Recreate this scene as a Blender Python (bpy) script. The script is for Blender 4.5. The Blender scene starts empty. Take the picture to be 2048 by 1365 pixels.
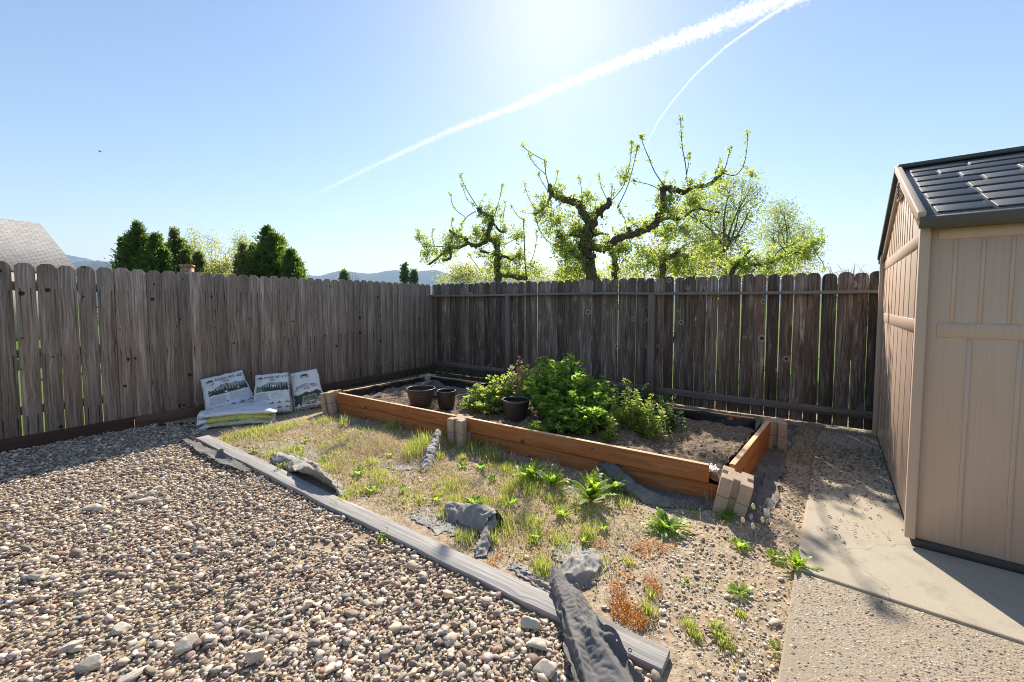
SKY_STR, SKY_DUST, SUN_STR, EXPOSURE, CONTRAIL_A = 0.085, 0.36, 5.0, 0.9, 0.033
HAZE = 0.00016
DENOISE = True
import bpy, bmesh, math, random
import numpy as np
from mathutils import Vector, Matrix, noise as mnoise
rng = np.random.default_rng(11); random.seed(11)
SC = bpy.context.scene
COL = SC.collection
PI = math.pi

# ------------------------------------------------------------------ camera
F_PX = 825.0; PITCH = math.radians(3.0); HORIZON = 607.0; CAM_H = 1.45
CY = HORIZON + F_PX*math.tan(PITCH)
_fw = np.array([0, math.cos(PITCH), -math.sin(PITCH)]); _up = np.array([0, math.sin(PITCH), math.cos(PITCH)])
_rt = np.array([1.0, 0, 0]); _C = np.array([0, 0, CAM_H])
def ray(px, py): return _fw + _rt*((px-1024)/F_PX) + _up*((CY-py)/F_PX)
def at(px, py, z=0.0):
    d = ray(px, py); return _C + d*((z-CAM_H)/d[2])
def atY(px, py, Y):
    d = ray(px, py); return _C + d*(Y/d[1])
cd = bpy.data.cameras.new('camera'); cam = bpy.data.objects.new('camera', cd); COL.objects.link(cam)
cam.location = (0, 0, CAM_H); cam.rotation_euler = (PI/2-PITCH, 0, 0)
cd.sensor_width = 36; cd.lens = F_PX/2048*36; cd.shift_y = (CY-682.5)/2048
cd.clip_start = 0.05; cd.clip_end = 90000
SC.camera = cam

# ------------------------------------------------------------------ light
SUN_AZ = math.atan(0.105); SUN_EL = math.radians(37.4)
w = bpy.data.worlds.new('World'); SC.world = w; w.use_nodes = True
nt = w.node_tree; bg = nt.nodes['Background']
sky = nt.nodes.new('ShaderNodeTexSky'); sky.sky_type = 'NISHITA'; sky.sun_disc = False
sky.sun_elevation = SUN_EL; sky.sun_rotation = SUN_AZ; sky.altitude = 400; sky.air_density = 1.5; sky.dust_density = SKY_DUST; sky.ozone_density = 3.2
wb = nt.nodes.new('ShaderNodeMix'); wb.data_type = 'RGBA'; wb.blend_type = 'MULTIPLY'; wb.inputs['Factor'].default_value = 1.0; wb.inputs[7].default_value = (1.0, .945, .965, 1)
nt.links.new(sky.outputs[0], wb.inputs[6]); nt.links.new(wb.outputs[2], bg.inputs[0]); bg.inputs[1].default_value = SKY_STR
sl = bpy.data.lights.new('sun', 'SUN'); sl.energy = SUN_STR; sl.angle = math.radians(0.53); sl.color = (1.0, 0.925, 0.81)
so = bpy.data.objects.new('sun', sl); COL.objects.link(so)
sd = Vector((math.sin(SUN_AZ)*math.cos(SUN_EL), math.cos(SUN_AZ)*math.cos(SUN_EL), math.sin(SUN_EL)))
so.rotation_euler = sd.to_track_quat('Z', 'Y').to_euler(); so.location = (0, 0, 30)
SC.view_settings.view_transform = 'Standard'; SC.view_settings.look = 'None'
SC.view_settings.exposure = EXPOSURE; SC.view_settings.gamma = 1.0
SC.cycles.transparent_max_bounces = 256; SC.cycles.max_bounces = 8; SC.cycles.diffuse_bounces = 4
SC.cycles.use_denoising = DENOISE; SC.cycles.filter_width = 1.0; SC.cycles.denoising_prefilter = 'NONE'; SC.cycles.use_adaptive_sampling = False

# ------------------------------------------------------------------ objects
def tag(o, label=None, cat=None, group=None, kind=None):
    if label: o['label'] = label
    if cat: o['category'] = cat
    if group: o['group'] = group
    if kind: o['kind'] = kind
    return o
def empty(name, loc=(0, 0, 0), rz=0.0, label=None, cat=None, group=None):
    o = bpy.data.objects.new(name, None); COL.objects.link(o); o.location = loc; o.rotation_euler = (0, 0, rz); o.empty_display_size = .1
    return tag(o, label, cat, group)
class MB:
    def __init__(s): s.V = []; s.F = []; s.n = 0; s.uv = False
    def add(s, V, F, uv=None, mat=0):
        V = np.asarray(V, float).reshape(-1, 3)
        groups = {}
        if isinstance(F, np.ndarray): groups[F.shape[1]] = (F, uv)
        else:
            k0 = 0; tmp = {}
            for f in F:
                a = tmp.setdefault(len(f), ([], [])); a[0].append(f)
                if uv is not None: a[1].extend(uv[k0:k0+len(f)])
                k0 += len(f)
            for k, (fs, us) in tmp.items(): groups[k] = (np.array(fs, int), np.array(us, float) if uv is not None else None)
        for k, (fa, ua) in groups.items():
            s.F.append((fa+s.n, None if ua is None else np.asarray(ua, float).reshape(-1, 2), mat))
            if ua is not None: s.uv = True
        s.V.append(V); s.n += len(V)
    def build(s, name, mats, parent=None, smooth=False, loc=None):
        me = bpy.data.meshes.new(name)
        V = np.concatenate(s.V) if s.V else np.zeros((0, 3))
        me.vertices.add(len(V)); me.vertices.foreach_set('co', V.astype(np.float32).ravel())
        li = np.concatenate([f.ravel() for f, _, _ in s.F]); tot = np.concatenate([np.full(len(f), f.shape[1]) for f, _, _ in s.F])
        me.loops.add(len(li)); me.loops.foreach_set('vertex_index', li.astype(np.int32))
        me.polygons.add(len(tot)); st = np.concatenate([[0], np.cumsum(tot)[:-1]])
        me.polygons.foreach_set('loop_start', st.astype(np.int32))
        try: me.polygons.foreach_set('loop_total', tot.astype(np.int32))
        except Exception: pass
        mi = np.concatenate([np.full(len(f), m) for f, _, m in s.F])
        if not isinstance(mats, (list, tuple)): mats = [mats]
        for m in mats: me.materials.append(m)
        me.polygons.foreach_set('material_index', mi.astype(np.int32))
        me.update(calc_edges=True)
        if s.uv:
            ul = me.uv_layers.new(name='UVMap')
            U = np.concatenate([(u if u is not None else np.zeros((f.size, 2))) for f, u, _ in s.F])
            ul.data.foreach_set('uv', U.astype(np.float32).ravel())
        if smooth: me.polygons.foreach_set('use_smooth', np.ones(len(tot), bool))
        me.validate()
        o = bpy.data.objects.new(name, me); COL.objects.link(o)
        if parent is not None: o.parent = parent
        if loc is not None: o.location = loc
        return o
def bevel(o, w=.004, seg=2, ang=40):
    m = o.modifiers.new('bevel', 'BEVEL'); m.width = w; m.segments = seg; m.limit_method = 'ANGLE'; m.angle_limit = math.radians(ang)
    return o
def box(mb, c, s, R=None, mat=0, lay=0):
    """lay: which local axis carries the wood grain (uv v)"""
    c = np.array(c, float); h = np.array(s, float)/2
    sg = np.array([[x, y, z] for x in (-1, 1) for y in (-1, 1) for z in (-1, 1)], float)
    L = sg*h
    V = L if R is None else L @ np.asarray(R).T
    F = [[0, 1, 3, 2], [4, 6, 7, 5], [0, 4, 5, 1], [2, 3, 7, 6], [0, 2, 6, 4], [1, 5, 7, 3]]
    uv = []
    o = [i for i in range(3) if i != lay]
    for fi, f in enumerate(F):
        ax = fi//2
        for i in f:
            p = L[i]
            if ax == lay: uv.append((p[o[0]], p[o[1]]))
            else:
                a = [q for q in o if q != ax][0]; uv.append((p[a]+(.31 if ax == o[0] else 0), p[lay]))
    mb.add(V+c, F, uv, mat)
def prism(mb, poly, axis_u, axis_v, axis_n, org, t, mat=0, uvs=1.0):
    """extrude a 2-D outline (u,v) by t along n"""
    poly = np.array(poly, float); n = len(poly)
    u, v, nn, o = [np.array(a, float) for a in (axis_u, axis_v, axis_n, org)]
    A = o+poly[:, :1]*u+poly[:, 1:2]*v; B = A+nn*t
    F = [list(range(n-1, -1, -1)), list(range(n, 2*n))]+[[i, (i+1) % n, n+(i+1) % n, n+i] for i in range(n)]
    uv = [tuple(poly[i]) for i in F[0]]+[tuple(poly[i-n]) for i in F[1]]
    for i in range(n):
        j = (i+1) % n
        uv += [tuple(poly[i]), tuple(poly[j]), (poly[j][0]+t, poly[j][1]), (poly[i][0]+t, poly[i][1])]
    mb.add(np.vstack([A, B]), F, uv, mat)
def tube(mb, pts, radii, sides=6, mat=0, cap=True):
    P = np.array(pts, float); n = len(P); radii = np.broadcast_to(np.asarray(radii, float), (n,))
    T = np.gradient(P, axis=0); T /= np.linalg.norm(T, axis=1)[:, None]+1e-9
    ref = np.array([0.31, 0.2, 1.0]) if abs(T[0][2]) < .8 else np.array([1.0, .3, .1])
    V = []
    for i in range(n):
        s = np.cross(T[i], ref); s /= np.linalg.norm(s)+1e-9; b = np.cross(s, T[i])
        ref = b
        for k in range(sides):
            a = 2*PI*k/sides; V.append(P[i]+radii[i]*(math.cos(a)*s+math.sin(a)*b))
    F = []; uv = []
    for i in range(n-1):
        for k in range(sides):
            k2 = (k+1) % sides
            F.append([i*sides+k, i*sides+k2, (i+1)*sides+k2, (i+1)*sides+k])
            uv += [(k/sides, i*.3), ((k+1)/sides, i*.3), ((k+1)/sides, i*.3+.3), (k/sides, i*.3+.3)]
    if cap:
        F.append(list(range(sides-1, -1, -1))); F.append(list(range((n-1)*sides, n*sides))); uv += [(0, 0)]*(2*sides)
    mb.add(V, F, uv, mat)
def smooth_path(pts, k=4):
    P = np.array(pts, float); n = len(P)
    if n < 3: return np.array([P[0]+(P[-1]-P[0])*t for t in np.linspace(0, 1, k+1)])
    out = []
    for i in range(n-1):
        p0 = P[max(i-1, 0)]; p1 = P[i]; p2 = P[i+1]; p3 = P[min(i+2, n-1)]
        for t in np.linspace(0, 1, k, endpoint=False):
            out.append(.5*((2*p1)+(-p0+p2)*t+(2*p0-5*p1+4*p2-p3)*t*t+(-p0+3*p1-3*p2+p3)*t**3))
    out.append(P[-1]); return np.array(out)
def lathe(mb, prof, seg=40, c=(0, 0, 0), R=None, mat=0):
    prof = np.array(prof, float); n = len(prof); V = []
    for r, z in prof:
        for k in range(seg): V.append((r*math.cos(2*PI*k/seg), r*math.sin(2*PI*k/seg), z))
    V = np.array(V)
    if R is not None: V = V @ np.asarray(R).T
    F = np.array([[i*seg+k, i*seg+(k+1) % seg, (i+1)*seg+(k+1) % seg, (i+1)*seg+k] for i in range(n-1) for k in range(seg)])
    mb.add(V+np.array(c), F, None, mat)
def rotm(ax, a): return np.array(Matrix.Rotation(a, 3, ax))
def nz(v): v = np.asarray(v, float); return v/(np.linalg.norm(v, axis=-1, keepdims=True)+1e-9)
def rdirs(n, up=0.0):
    d = rng.normal(size=(n, 3)); d[:, 2] += up; return nz(d)
# leaf templates: (along, across, lift)
T_DIA = (np.array([[0, 0, 0], [.5, .5, .10], [1, 0, 0], [.5, -.5, .10]]), np.array([[0, 1, 2], [0, 2, 3]]))
T_LEAF = (np.array([[0, 0, 0], [.25, .36, .10], [.55, .48, .12], [.82, .28, .02], [1, 0, -.12], [.82, -.28, .02], [.55, -.48, .12], [.25, -.36, .10], [.3, 0, 0], [.65, 0, .02]]),
          np.array([[0, 1, 8], [8, 1, 2], [8, 2, 9], [9, 2, 3], [9, 3, 4], [0, 8, 7], [8, 6, 7], [8, 9, 6], [9, 5, 6], [9, 4, 5]]))
T_SPRAY = (np.array([[0, .05, 0], [.35, .5, .05], [.45, .12, 0], [.75, .36, .02], [1, 0, -.05], [.75, -.36, .02], [.45, -.12, 0], [.35, -.5, .05], [0, -.05, 0]]),
           np.array([[0, 1, 2], [2, 3, 4], [4, 5, 6], [6, 7, 8], [0, 2, 8], [2, 6, 8], [2, 4, 6]]))
def jag(n=6, depth=.55):
    v = [[0, .03, 0]]
    for i in range(n):
        a = (i+.5)/n; wd = math.sin(PI*min(1, a*.82+.12))**.8
        v.append([a-.02, .5*wd, .05]); v.append([min(1, a+.4/n), .5*wd*(1-depth), .02])
    v.append([1.06, 0, -.03]); top = np.array(v); bot = top*np.array([1, -1, 1])
    m = len(top); V = np.vstack([top, bot[:-1]]); V[:, 2] += -.35*V[:, 0]**2.2+.22*V[:, 0]
    F = []
    for i in range(m-1):
        a, b = i, i+1; c = m+i+1 if i+1 < m-1 else m-1; d = m+i
        if c == b: F += [[a, b, d]]
        else: F += [[a, b, d], [b, c, d]]
    return V, np.array(F)
T_JAG = jag(); T_JAG2 = jag(8, .75)
def leaves(mb, P, D, L, W=None, tpl=T_DIA, up=None, mat=0):
    P = np.asarray(P, float).reshape(-1, 3); n = len(P)
    if n == 0: return
    D = nz(np.broadcast_to(D, (n, 3))); L = np.broadcast_to(np.asarray(L, float), (n,)); W = L*.5 if W is None else np.broadcast_to(np.asarray(W, float), (n,))
    U = rdirs(n, .9) if up is None else nz(np.broadcast_to(up, (n, 3)))
    S = nz(np.cross(D, U)); N = np.cross(S, D)
    tv, tf = tpl; k = len(tv)
    V = P[:, None]+tv[None, :, 0:1]*(L[:, None, None]*D[:, None])+tv[None, :, 1:2]*(W[:, None, None]*S[:, None])+tv[None, :, 2:3]*(L[:, None, None]*N[:, None])
    F = (tf[None]+(np.arange(n)*k)[:, None, None]).reshape(-1, 3)
    mb.add(V.reshape(-1, 3), F, None, mat)
def blades(mb, P, H, W, lean, az=None, mat=0):
    """grass blades; lean 0 upright .. 1.5 lying"""
    P = np.asarray(P, float).reshape(-1, 3); n = len(P)
    if n == 0: return
    H = np.broadcast_to(H, (n,)); W = np.broadcast_to(W, (n,)); lean = np.broadcast_to(lean, (n,))
    az = rng.uniform(0, 2*PI, n) if az is None else az
    d = np.stack([np.cos(az), np.sin(az), 0*az], 1); sfa = az+PI/2+rng.normal(0, .6, n); s = np.stack([np.cos(sfa), np.sin(sfa), 0*az], 1)
    pts = []; pos = P.copy(); segs = 3
    for i in range(segs+1):
        pts.append(pos.copy()); th = lean*(.35+.65*i/segs); st = H/segs
        pos = pos+st[:, None]*(np.sin(th)[:, None]*d+np.cos(th)[:, None]*np.array([0, 0, 1.]))
    wk = [1, .85, .55]
    V = []
    for i in range(segs):
        V.append(pts[i]-s*(W*wk[i]/2)[:, None]); V.append(pts[i]+s*(W*wk[i]/2)[:, None])
    V.append(pts[segs]); k = 7; V = np.stack(V, 1)
    off = (np.arange(n)*k)[:, None, None]
    q = (np.array([[0, 1, 3, 2], [2, 3, 5, 4]])[None]+off).reshape(-1, 4); t = (np.array([[4, 5, 6]])[None]+off).reshape(-1, 3)
    b = mb.n; mb.add(V.reshape(-1, 3), q, None, mat)
    mb.F.append((t+b, None, mat))
# rounded stones -----------------------------------------------------------
_b = bmesh.new(); bmesh.ops.create_icosphere(_b, subdivisions=2, radius=1.0)
ICO1 = np.array([v.co for v in _b.verts]); ICO1F = np.array([[v.index for v in f.verts] for f in _b.faces]); _b.free()
_b = bmesh.new(); bmesh.ops.create_icosphere(_b, subdivisions=4, radius=1.0)
ICO3 = np.array([v.co for v in _b.verts]); ICO3F = np.array([[v.index for v in f.verts] for f in _b.faces]); _b.free()
_b = bmesh.new(); bmesh.ops.create_icosphere(_b, subdivisions=1, radius=1.0)
ICO0 = np.array([v.co for v in _b.verts]); ICO0F = np.array([[v.index for v in f.verts] for f in _b.faces]); _b.free()
def stone_variant(B, amp=.18, cuts=4, seed=0, fr=1.3):
    r = np.random.default_rng(seed); V = B.copy()
    o = Vector(r.uniform(-50, 50, 3))
    V = V*np.array([1+amp*mnoise.noise(Vector(v)*fr+o)*1.6+.35*amp*mnoise.noise(Vector(v)*fr*2.7+o) for v in B])[:, None]
    for _ in range(cuts):
        n = nz(r.normal(size=3)); d = r.uniform(.55, .85); q = V @ n-d; V = V-np.clip(q, 0, None)[:, None]*n*.92
    return V
def scatter_stones(mb, P, size, variants, F, flat=(.45, .8), tilt=.35, mat=0, yaw=None, el=(.6, 1.0)):
    P = np.asarray(P, float); n = len(P)
    if n == 0: return
    vi = rng.integers(0, len(variants), n)
    sx = size; sy = size*rng.uniform(el[0], el[1], n); sz = size*rng.uniform(flat[0], flat[1], n)
    a = rng.uniform(0, 2*PI, n) if yaw is None else yaw
    tx = rng.normal(0, tilt, n); ty = rng.normal(0, tilt, n)
    ca, sa = np.cos(a), np.sin(a); Z = 0*a; O = Z+1
    Rz = np.stack([np.stack([ca, -sa, Z], -1), np.stack([sa, ca, Z], -1), np.stack([Z, Z, O], -1)], -2)
    cx, s_x = np.cos(tx), np.sin(tx); Rx = np.stack([np.stack([O, Z, Z], -1), np.stack([Z, cx, -s_x], -1), np.stack([Z, s_x, cx], -1)], -2)
    cy, s_y = np.cos(ty), np.sin(ty); Ry = np.stack([np.stack([cy, Z, s_y], -1), np.stack([Z, O, Z], -1), np.stack([-s_y, Z, cy], -1)], -2)
    R = Rx @ Ry @ Rz
    VV = np.stack(variants)[vi]*np.stack([sx, sy, sz], -1)[:, None, :]
    V = np.einsum('nij,nkj->nki', R, VV)+P[:, None]
    k = V.shape[1]
    mb.add(V.reshape(-1, 3), (F[None]+(np.arange(n)*k)[:, None, None]).reshape(-1, 3), None, mat)
def fbm(x, y, s=1.0, o=0.0):
    return (np.sin(2.1*s*x+1.3*s*y+o)+.7*np.sin(3.9*s*y-2.9*s*x+1.7+o*2)+.5*np.sin(7.3*s*x+5.1*s*y+o*3)+.35*np.sin(11.7*s*y-8.3*s*x+2+o))/2.55
def gh(x, y): return .010*fbm(np.asarray(x, float), np.asarray(y, float), 1.0)+.006*fbm(np.asarray(x, float), np.asarray(y, float), 2.6, 1.1)
def gat(px, py): p = at(px, py); p[2] = gh(p[0], p[1]); return p
def in_poly(x, y, poly):
    x = np.asarray(x); y = np.asarray(y); ins = np.zeros(x.shape, bool); n = len(poly)
    for i in range(n):
        x1, y1 = poly[i]; x2, y2 = poly[(i+1) % n]
        c = ((y1 > y) != (y2 > y)) & (x < (x2-x1)*(y-y1)/((y2-y1)+1e-12)+x1); ins ^= c
    return ins
# ------------------------------------------------------------------ materials
def S(v):  # sRGB 0-255 -> linear
    return tuple(((c/255)/12.92 if c/255 <= .04045 else ((c/255+.055)/1.055)**2.4) for c in v)
class G:
    def __init__(s, name):
        s.m = bpy.data.materials.new(name); s.m.use_nodes = True; s.t = s.m.node_tree; s.t.nodes.clear()
        s.out = s.t.nodes.new('ShaderNodeOutputMaterial')
    def n(s, ty, ins=None, **at):
        nd = s.t.nodes.new(ty)
        for k, v in at.items(): setattr(nd, k, v)
        for k, v in (ins or {}).items(): s.set(nd.inputs[k], v)
        return nd
    def set(s, sock, v):
        if hasattr(v, 'is_linked') or isinstance(v, bpy.types.NodeSocket): s.t.links.new(v, sock)
        else:
            if isinstance(v, (tuple, list)) and sock.type == 'RGBA' and len(v) == 3: v = (*v, 1)
            sock.default_value = v
    def tc(s, o='Object'): return s.n('ShaderNodeTexCoord').outputs[o]
    def rnd(s): return s.n('ShaderNodeNewGeometry').outputs['Random Per Island']
    def math(s, op, a, b=0.0, c=0.0, clamp=False):
        nd = s.n('ShaderNodeMath', operation=op, use_clamp=clamp); s.set(nd.inputs[0], a); s.set(nd.inputs[1], b); s.set(nd.inputs[2], c); return nd.outputs[0]
    def vmul(s, v, k): nd = s.n('ShaderNodeVectorMath', operation='MULTIPLY'); s.set(nd.inputs[0], v); s.set(nd.inputs[1], k); return nd.outputs[0]
    def vadd(s, v, k): nd = s.n('ShaderNodeVectorMath', operation='ADD'); s.set(nd.inputs[0], v); s.set(nd.inputs[1], k); return nd.outputs[0]
    def noise(s, v, sc=5.0, det=4.0, ro=.55, dist=0.0, o='Fac'):
        return s.n('ShaderNodeTexNoise', {'Vector': v, 'Scale': sc, 'Detail': det, 'Roughness': ro, 'Distortion': dist}).outputs[o]
    def voro(s, v, sc=5.0, o='Distance', feature='F1', rand=1.0, dim='3D'):
        nd = s.t.nodes.new('ShaderNodeTexVoronoi'); nd.voronoi_dimensions = dim; nd.feature = feature
        s.set(nd.inputs['Vector'], v); nd.inputs['Scale'].default_value = sc; nd.inputs['Randomness'].default_value = rand; return nd.outputs[o]
    def ramp(s, f, stops, interp='LINEAR'):
        nd = s.n('ShaderNodeValToRGB'); s.set(nd.inputs[0], f); r = nd.color_ramp; r.interpolation = interp
        while len(r.elements) < len(stops): r.elements.new(.5)
        for e, (p, c) in zip(r.elements, stops):
            e.position = p; e.color = (*c, 1) if isinstance(c, (tuple, list)) and len(c) == 3 else ((c, c, c, 1) if not isinstance(c, (tuple, list)) else c)
        return nd.outputs[0]
    def mr(s, v, a, b, c=0.0, d=1.0):
        return s.n('ShaderNodeMapRange', {'Value': v, 'From Min': a, 'From Max': b, 'To Min': c, 'To Max': d}).outputs[0]
    def mix(s, f, a, b, mode='MIX'):
        nd = s.n('ShaderNodeMix', data_type='RGBA', blend_type=mode); s.set(nd.inputs['Factor'], f)
        s.set(nd.inputs[6], a); s.set(nd.inputs[7], b); return nd.outputs[2]
    def bump(s, h, st=.4, d=.01): return s.n('ShaderNodeBump', {'Height': h, 'Strength': st, 'Distance': d}).outputs[0]
    def pbsdf(s, col, rough=.8, normal=None, spec=.4, **kw):
        ins = {'Base Color': col, 'Roughness': rough, 'Specular IOR Level': spec}; ins.update(kw)
        nd = s.n('ShaderNodeBsdfPrincipled', ins)
        if normal is not None: s.set(nd.inputs['Normal'], normal)
        s.t.links.new(nd.outputs[0], s.out.inputs[0]); return s.m
    def leaf(s, col, tcol, tf=.5, rough=.5, gloss=.06):
        d = s.n('ShaderNodeBsdfDiffuse', {'Color': col}); t = s.n('ShaderNodeBsdfTranslucent', {'Color': tcol})
        a = s.n('ShaderNodeMixShader', {0: tf}); s.t.links.new(d.outputs[0], a.inputs[1]); s.t.links.new(t.outputs[0], a.inputs[2])
        g = s.n('ShaderNodeBsdfGlossy', {'Roughness': rough, 'Color': (1, 1, 1, 1)})
        b = s.n('ShaderNodeMixShader', {0: gloss}); s.t.links.new(a.outputs[0], b.inputs[1]); s.t.links.new(g.outputs[0], b.inputs[2])
        s.t.links.new(b.outputs[0], s.out.inputs[0]); return s.m
M = {}
def m_wood(name, dark, mid, light, knots=.5, streak=False, brown=None, rough=.85, tone=(.72, .55), bs=.5, grain=1.0, knotcol=(.022, .016, .012), halo=None, contrast=1.0, pale=None):
    g = G(name); uv = g.tc('UV'); r = g.rnd()
    off = g.n('ShaderNodeCombineXYZ', {'X': g.math('MULTIPLY', r, 37.0), 'Y': g.math('MULTIPLY', r, 91.0)}).outputs[0]
    p = g.vadd(uv, off)
    kd = g.voro(p, 3.6, dim='2D'); kc = g.voro(p, 3.6, 'Color', dim='2D')
    warp = g.math('MULTIPLY', g.math('POWER', g.mr(kd, 0, .34, 1, 0), 2.0), .02)
    pw = g.vadd(p, g.n('ShaderNodeCombineXYZ', {'X': warp}).outputs[0])
    wob = g.vadd(pw, g.vmul(g.noise(g.vmul(p, (1.0, 1.0, 1)), 1.7, 2, o='Color'), (.05, 0, 0)))
    a = g.noise(g.vmul(wob, (70*grain, 1.5, 1)), 1.0, 5, .6)
    b = g.noise(g.vmul(wob, (260*grain, 6, 1)), 1.0, 3, .6)
    c = g.noise(g.vmul(p, (9, 1.4, 1)), 1.0, 4, .55)
    f = g.math('ADD', g.math('MULTIPLY', a, .55), g.math('ADD', g.math('MULTIPLY', b, .25), g.math('MULTIPLY', c, .2)))
    col = g.ramp(f, [(.5-.20/contrast, dark), (.5, mid), (.5+.20/contrast, light)])
    if brown is not None: col = g.mix(g.mr(g.noise(g.vmul(p, (14, .9, 1)), 1.0, 3), .45, .7, 0, .8), col, brown)
    if pale is not None: col = g.mix(g.mr(g.noise(g.vmul(p, (16, 2.2, 1)), 1.0, 5, .65), .56, .70, 0, .75), col, pale)
    tn = g.math('ADD', g.math('MULTIPLY', g.math('FRACT', g.math('MULTIPLY', r, 173.3)), tone[1]), tone[0])
    tv = g.n('ShaderNodeCombineXYZ', {'X': tn, 'Y': tn, 'Z': tn}).outputs[0]
    col = g.mix(1.0, col, tv, 'MULTIPLY')
    h = f
    if knots > 0:
        sep = g.n('ShaderNodeSeparateColor', {'Color': kc})
        on = g.math('GREATER_THAN', sep.outputs[0], 1-knots)
        rad = g.math('ADD', g.math('MULTIPLY', g.math('POWER', sep.outputs[1], 2.5), .065), .022)
        kk = g.math('MULTIPLY', on, g.mr(g.math('SUBTRACT', kd, rad), -.012, .022, 1, 0))
        if halo is not None:
            kh = g.math('MULTIPLY', on, g.mr(g.math('SUBTRACT', kd, g.math('MULTIPLY', rad, 2.0)), -.03, .05, .7, 0)); col = g.mix(kh, col, halo)
        col = g.mix(g.math('MULTIPLY', kk, .92), col, knotcol); h = g.math('SUBTRACT', h, g.math('MULTIPLY', kk, .5))
    if streak:
        sx = g.n('ShaderNodeSeparateXYZ', {0: uv}); u = sx.outputs[0]; v = sx.outputs[1]
        wv = g.math('MULTIPLY', g.math('SUBTRACT', g.noise(g.vmul(p, (2, 3, 1)), 1.0, 2), .5), .02)
        ctr = g.math('ADD', .034, g.math('MULTIPLY', g.math('FRACT', g.math('MULTIPLY', r, 61.7)), .014))
        du = g.math('ABSOLUTE', g.math('SUBTRACT', g.math('ABSOLUTE', g.math('ADD', u, wv)), ctr))
        line = g.mr(du, .0026, .0075, 1, 0)
        tot = None
        for z0, ln in ((1.60, .62), (.93, .5), (.30, .25)):
            rz_ = g.math('FRACT', g.math('MULTIPLY', r, 97.3+z0*31)); d = g.math('SUBTRACT', g.math('ADD', z0-.02, g.math('MULTIPLY', rz_, .05)), v)
            k = g.math('MULTIPLY', g.math('MULTIPLY', g.mr(d, -.005, .01, 0, 1), g.mr(g.math('DIVIDE', d, g.math('ADD', .35, rz_)), .08, ln, 1, 0)), g.math('ADD', .25, g.math('MULTIPLY', g.math('FRACT', g.math('MULTIPLY', r, 41.3+z0*57)), .75)))
            tot = k if tot is None else g.math('MAXIMUM', tot, k)
        st = g.math('MULTIPLY', g.math('MULTIPLY', line, tot), .9)
        col = g.mix(st, col, (.010, .008, .007)); h = g.math('SUBTRACT', h, g.math('MULTIPLY', st, .3))
    return g.pbsdf(col, rough, g.bump(h, bs, .006), .25)
M['fence_l'] = m_wood('weathered_fence', (.095, .068, .054), (.31, .238, .195), (.54, .445, .385), .5, True, brown=(.235, .16, .118), contrast=1.5)
M['fence_r'] = m_wood('old_dark_fence', (.036, .026, .020), (.150, .115, .092), (.38, .325, .285), .38, False, brown=(.15, .10, .072), tone=(.55, .85), halo=(.46, .41, .38), contrast=1.6, pale=(.50, .44, .40))
M['rail'] = m_wood('fence_rail', (.08, .062, .050), (.19, .155, .13), (.34, .29, .26), .1)
M['rail_grey'] = m_wood('fence_rail_grey', (.11, .092, .08), (.22, .19, .168), (.36, .32, .29), .1)
M['kick'] = m_wood('kickboard', (.05, .027, .019), (.11, .06, .042), (.18, .11, .08), .1)
M['cedar_top'] = m_wood('worn_sunlit_board_edge', (.50, .29, .15), (.70, .46, .27), (.82, .62, .42), .1, rough=.8, tone=(.9, .2))  # worn bare top edge, its colour brightened further to paint in sunlight
M['cedar'] = m_wood('stained_board', (.20, .066, .022), (.40, .142, .046), (.56, .235, .085), .4, rough=.75, tone=(.80, .35), bs=.4, contrast=1.2, pale=(.45, .22, .11), knotcol=(.13, .045, .016))
M['plank'] = m_wood('grey_plank', (.15, .138, .128), (.315, .292, .272), (.47, .44, .41), .05, rough=.85, tone=(1, .05), bs=.8, contrast=1.3)
def m_simple(name, col, rough=.7, nscale=8, var=.25, bs=.1, spec=.4, bump_scale=40, **kw):
    g = G(name); p = g.tc(); n = g.noise(p, nscale, 5)
    c = g.mix(n, tuple(x*(1-var) for x in col), tuple(min(1, x*(1+var)) for x in col))
    return g.pbsdf(c, rough, g.bump(g.noise(p, bump_scale, 4), bs, .004), spec, **kw)
# concrete block
g = G('concrete_block'); p = g.tc(); n = g.noise(p, 9, 5); f = g.noise(p, 190, 3, .7)
M['block'] = g.pbsdf(g.mix(.45, g.ramp(n, [(.3, (.38, .265, .18)), (.7, (.58, .425, .30))]), g.ramp(f, [(.3, (.24, .17, .12)), (.65, (.62, .48, .36))])), .9, g.bump(f, .6, .004), .2)
# fabric
g = G('landscape_fabric'); p = g.tc(); n = g.noise(p, 14, 5); f = g.noise(p, 420, 2); du = g.noise(p, 5, 5, .65)
c = g.mix(g.mr(du, .5, .72, 0, .75), g.mix(f, (.085, .081, .077), (.225, .214, .203)), (.30, .265, .22))
M['fabric'] = g.pbsdf(c, .85, g.bump(g.math('ADD', f, g.math('MULTIPLY', n, .8)), .3, .003), .25)
g = G('worn_fabric'); p = g.tc(); n = g.noise(p, 26, 5); f = g.noise(p, 420, 2); du = g.noise(p, 9, 5, .7)
c = g.mix(g.mr(du, .42, .66, 0, .85), g.mix(f, (.12, .116, .112), (.34, .33, .315)), (.42, .36, .28))
M['fabric_old'] = g.pbsdf(c, .75, g.bump(g.math('ADD', f, g.math('MULTIPLY', n, 2)), .5, .003), .35)
M['liner'] = m_simple('black_liner', (.013, .013, .015), .45, 12, .4, .3)
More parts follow.
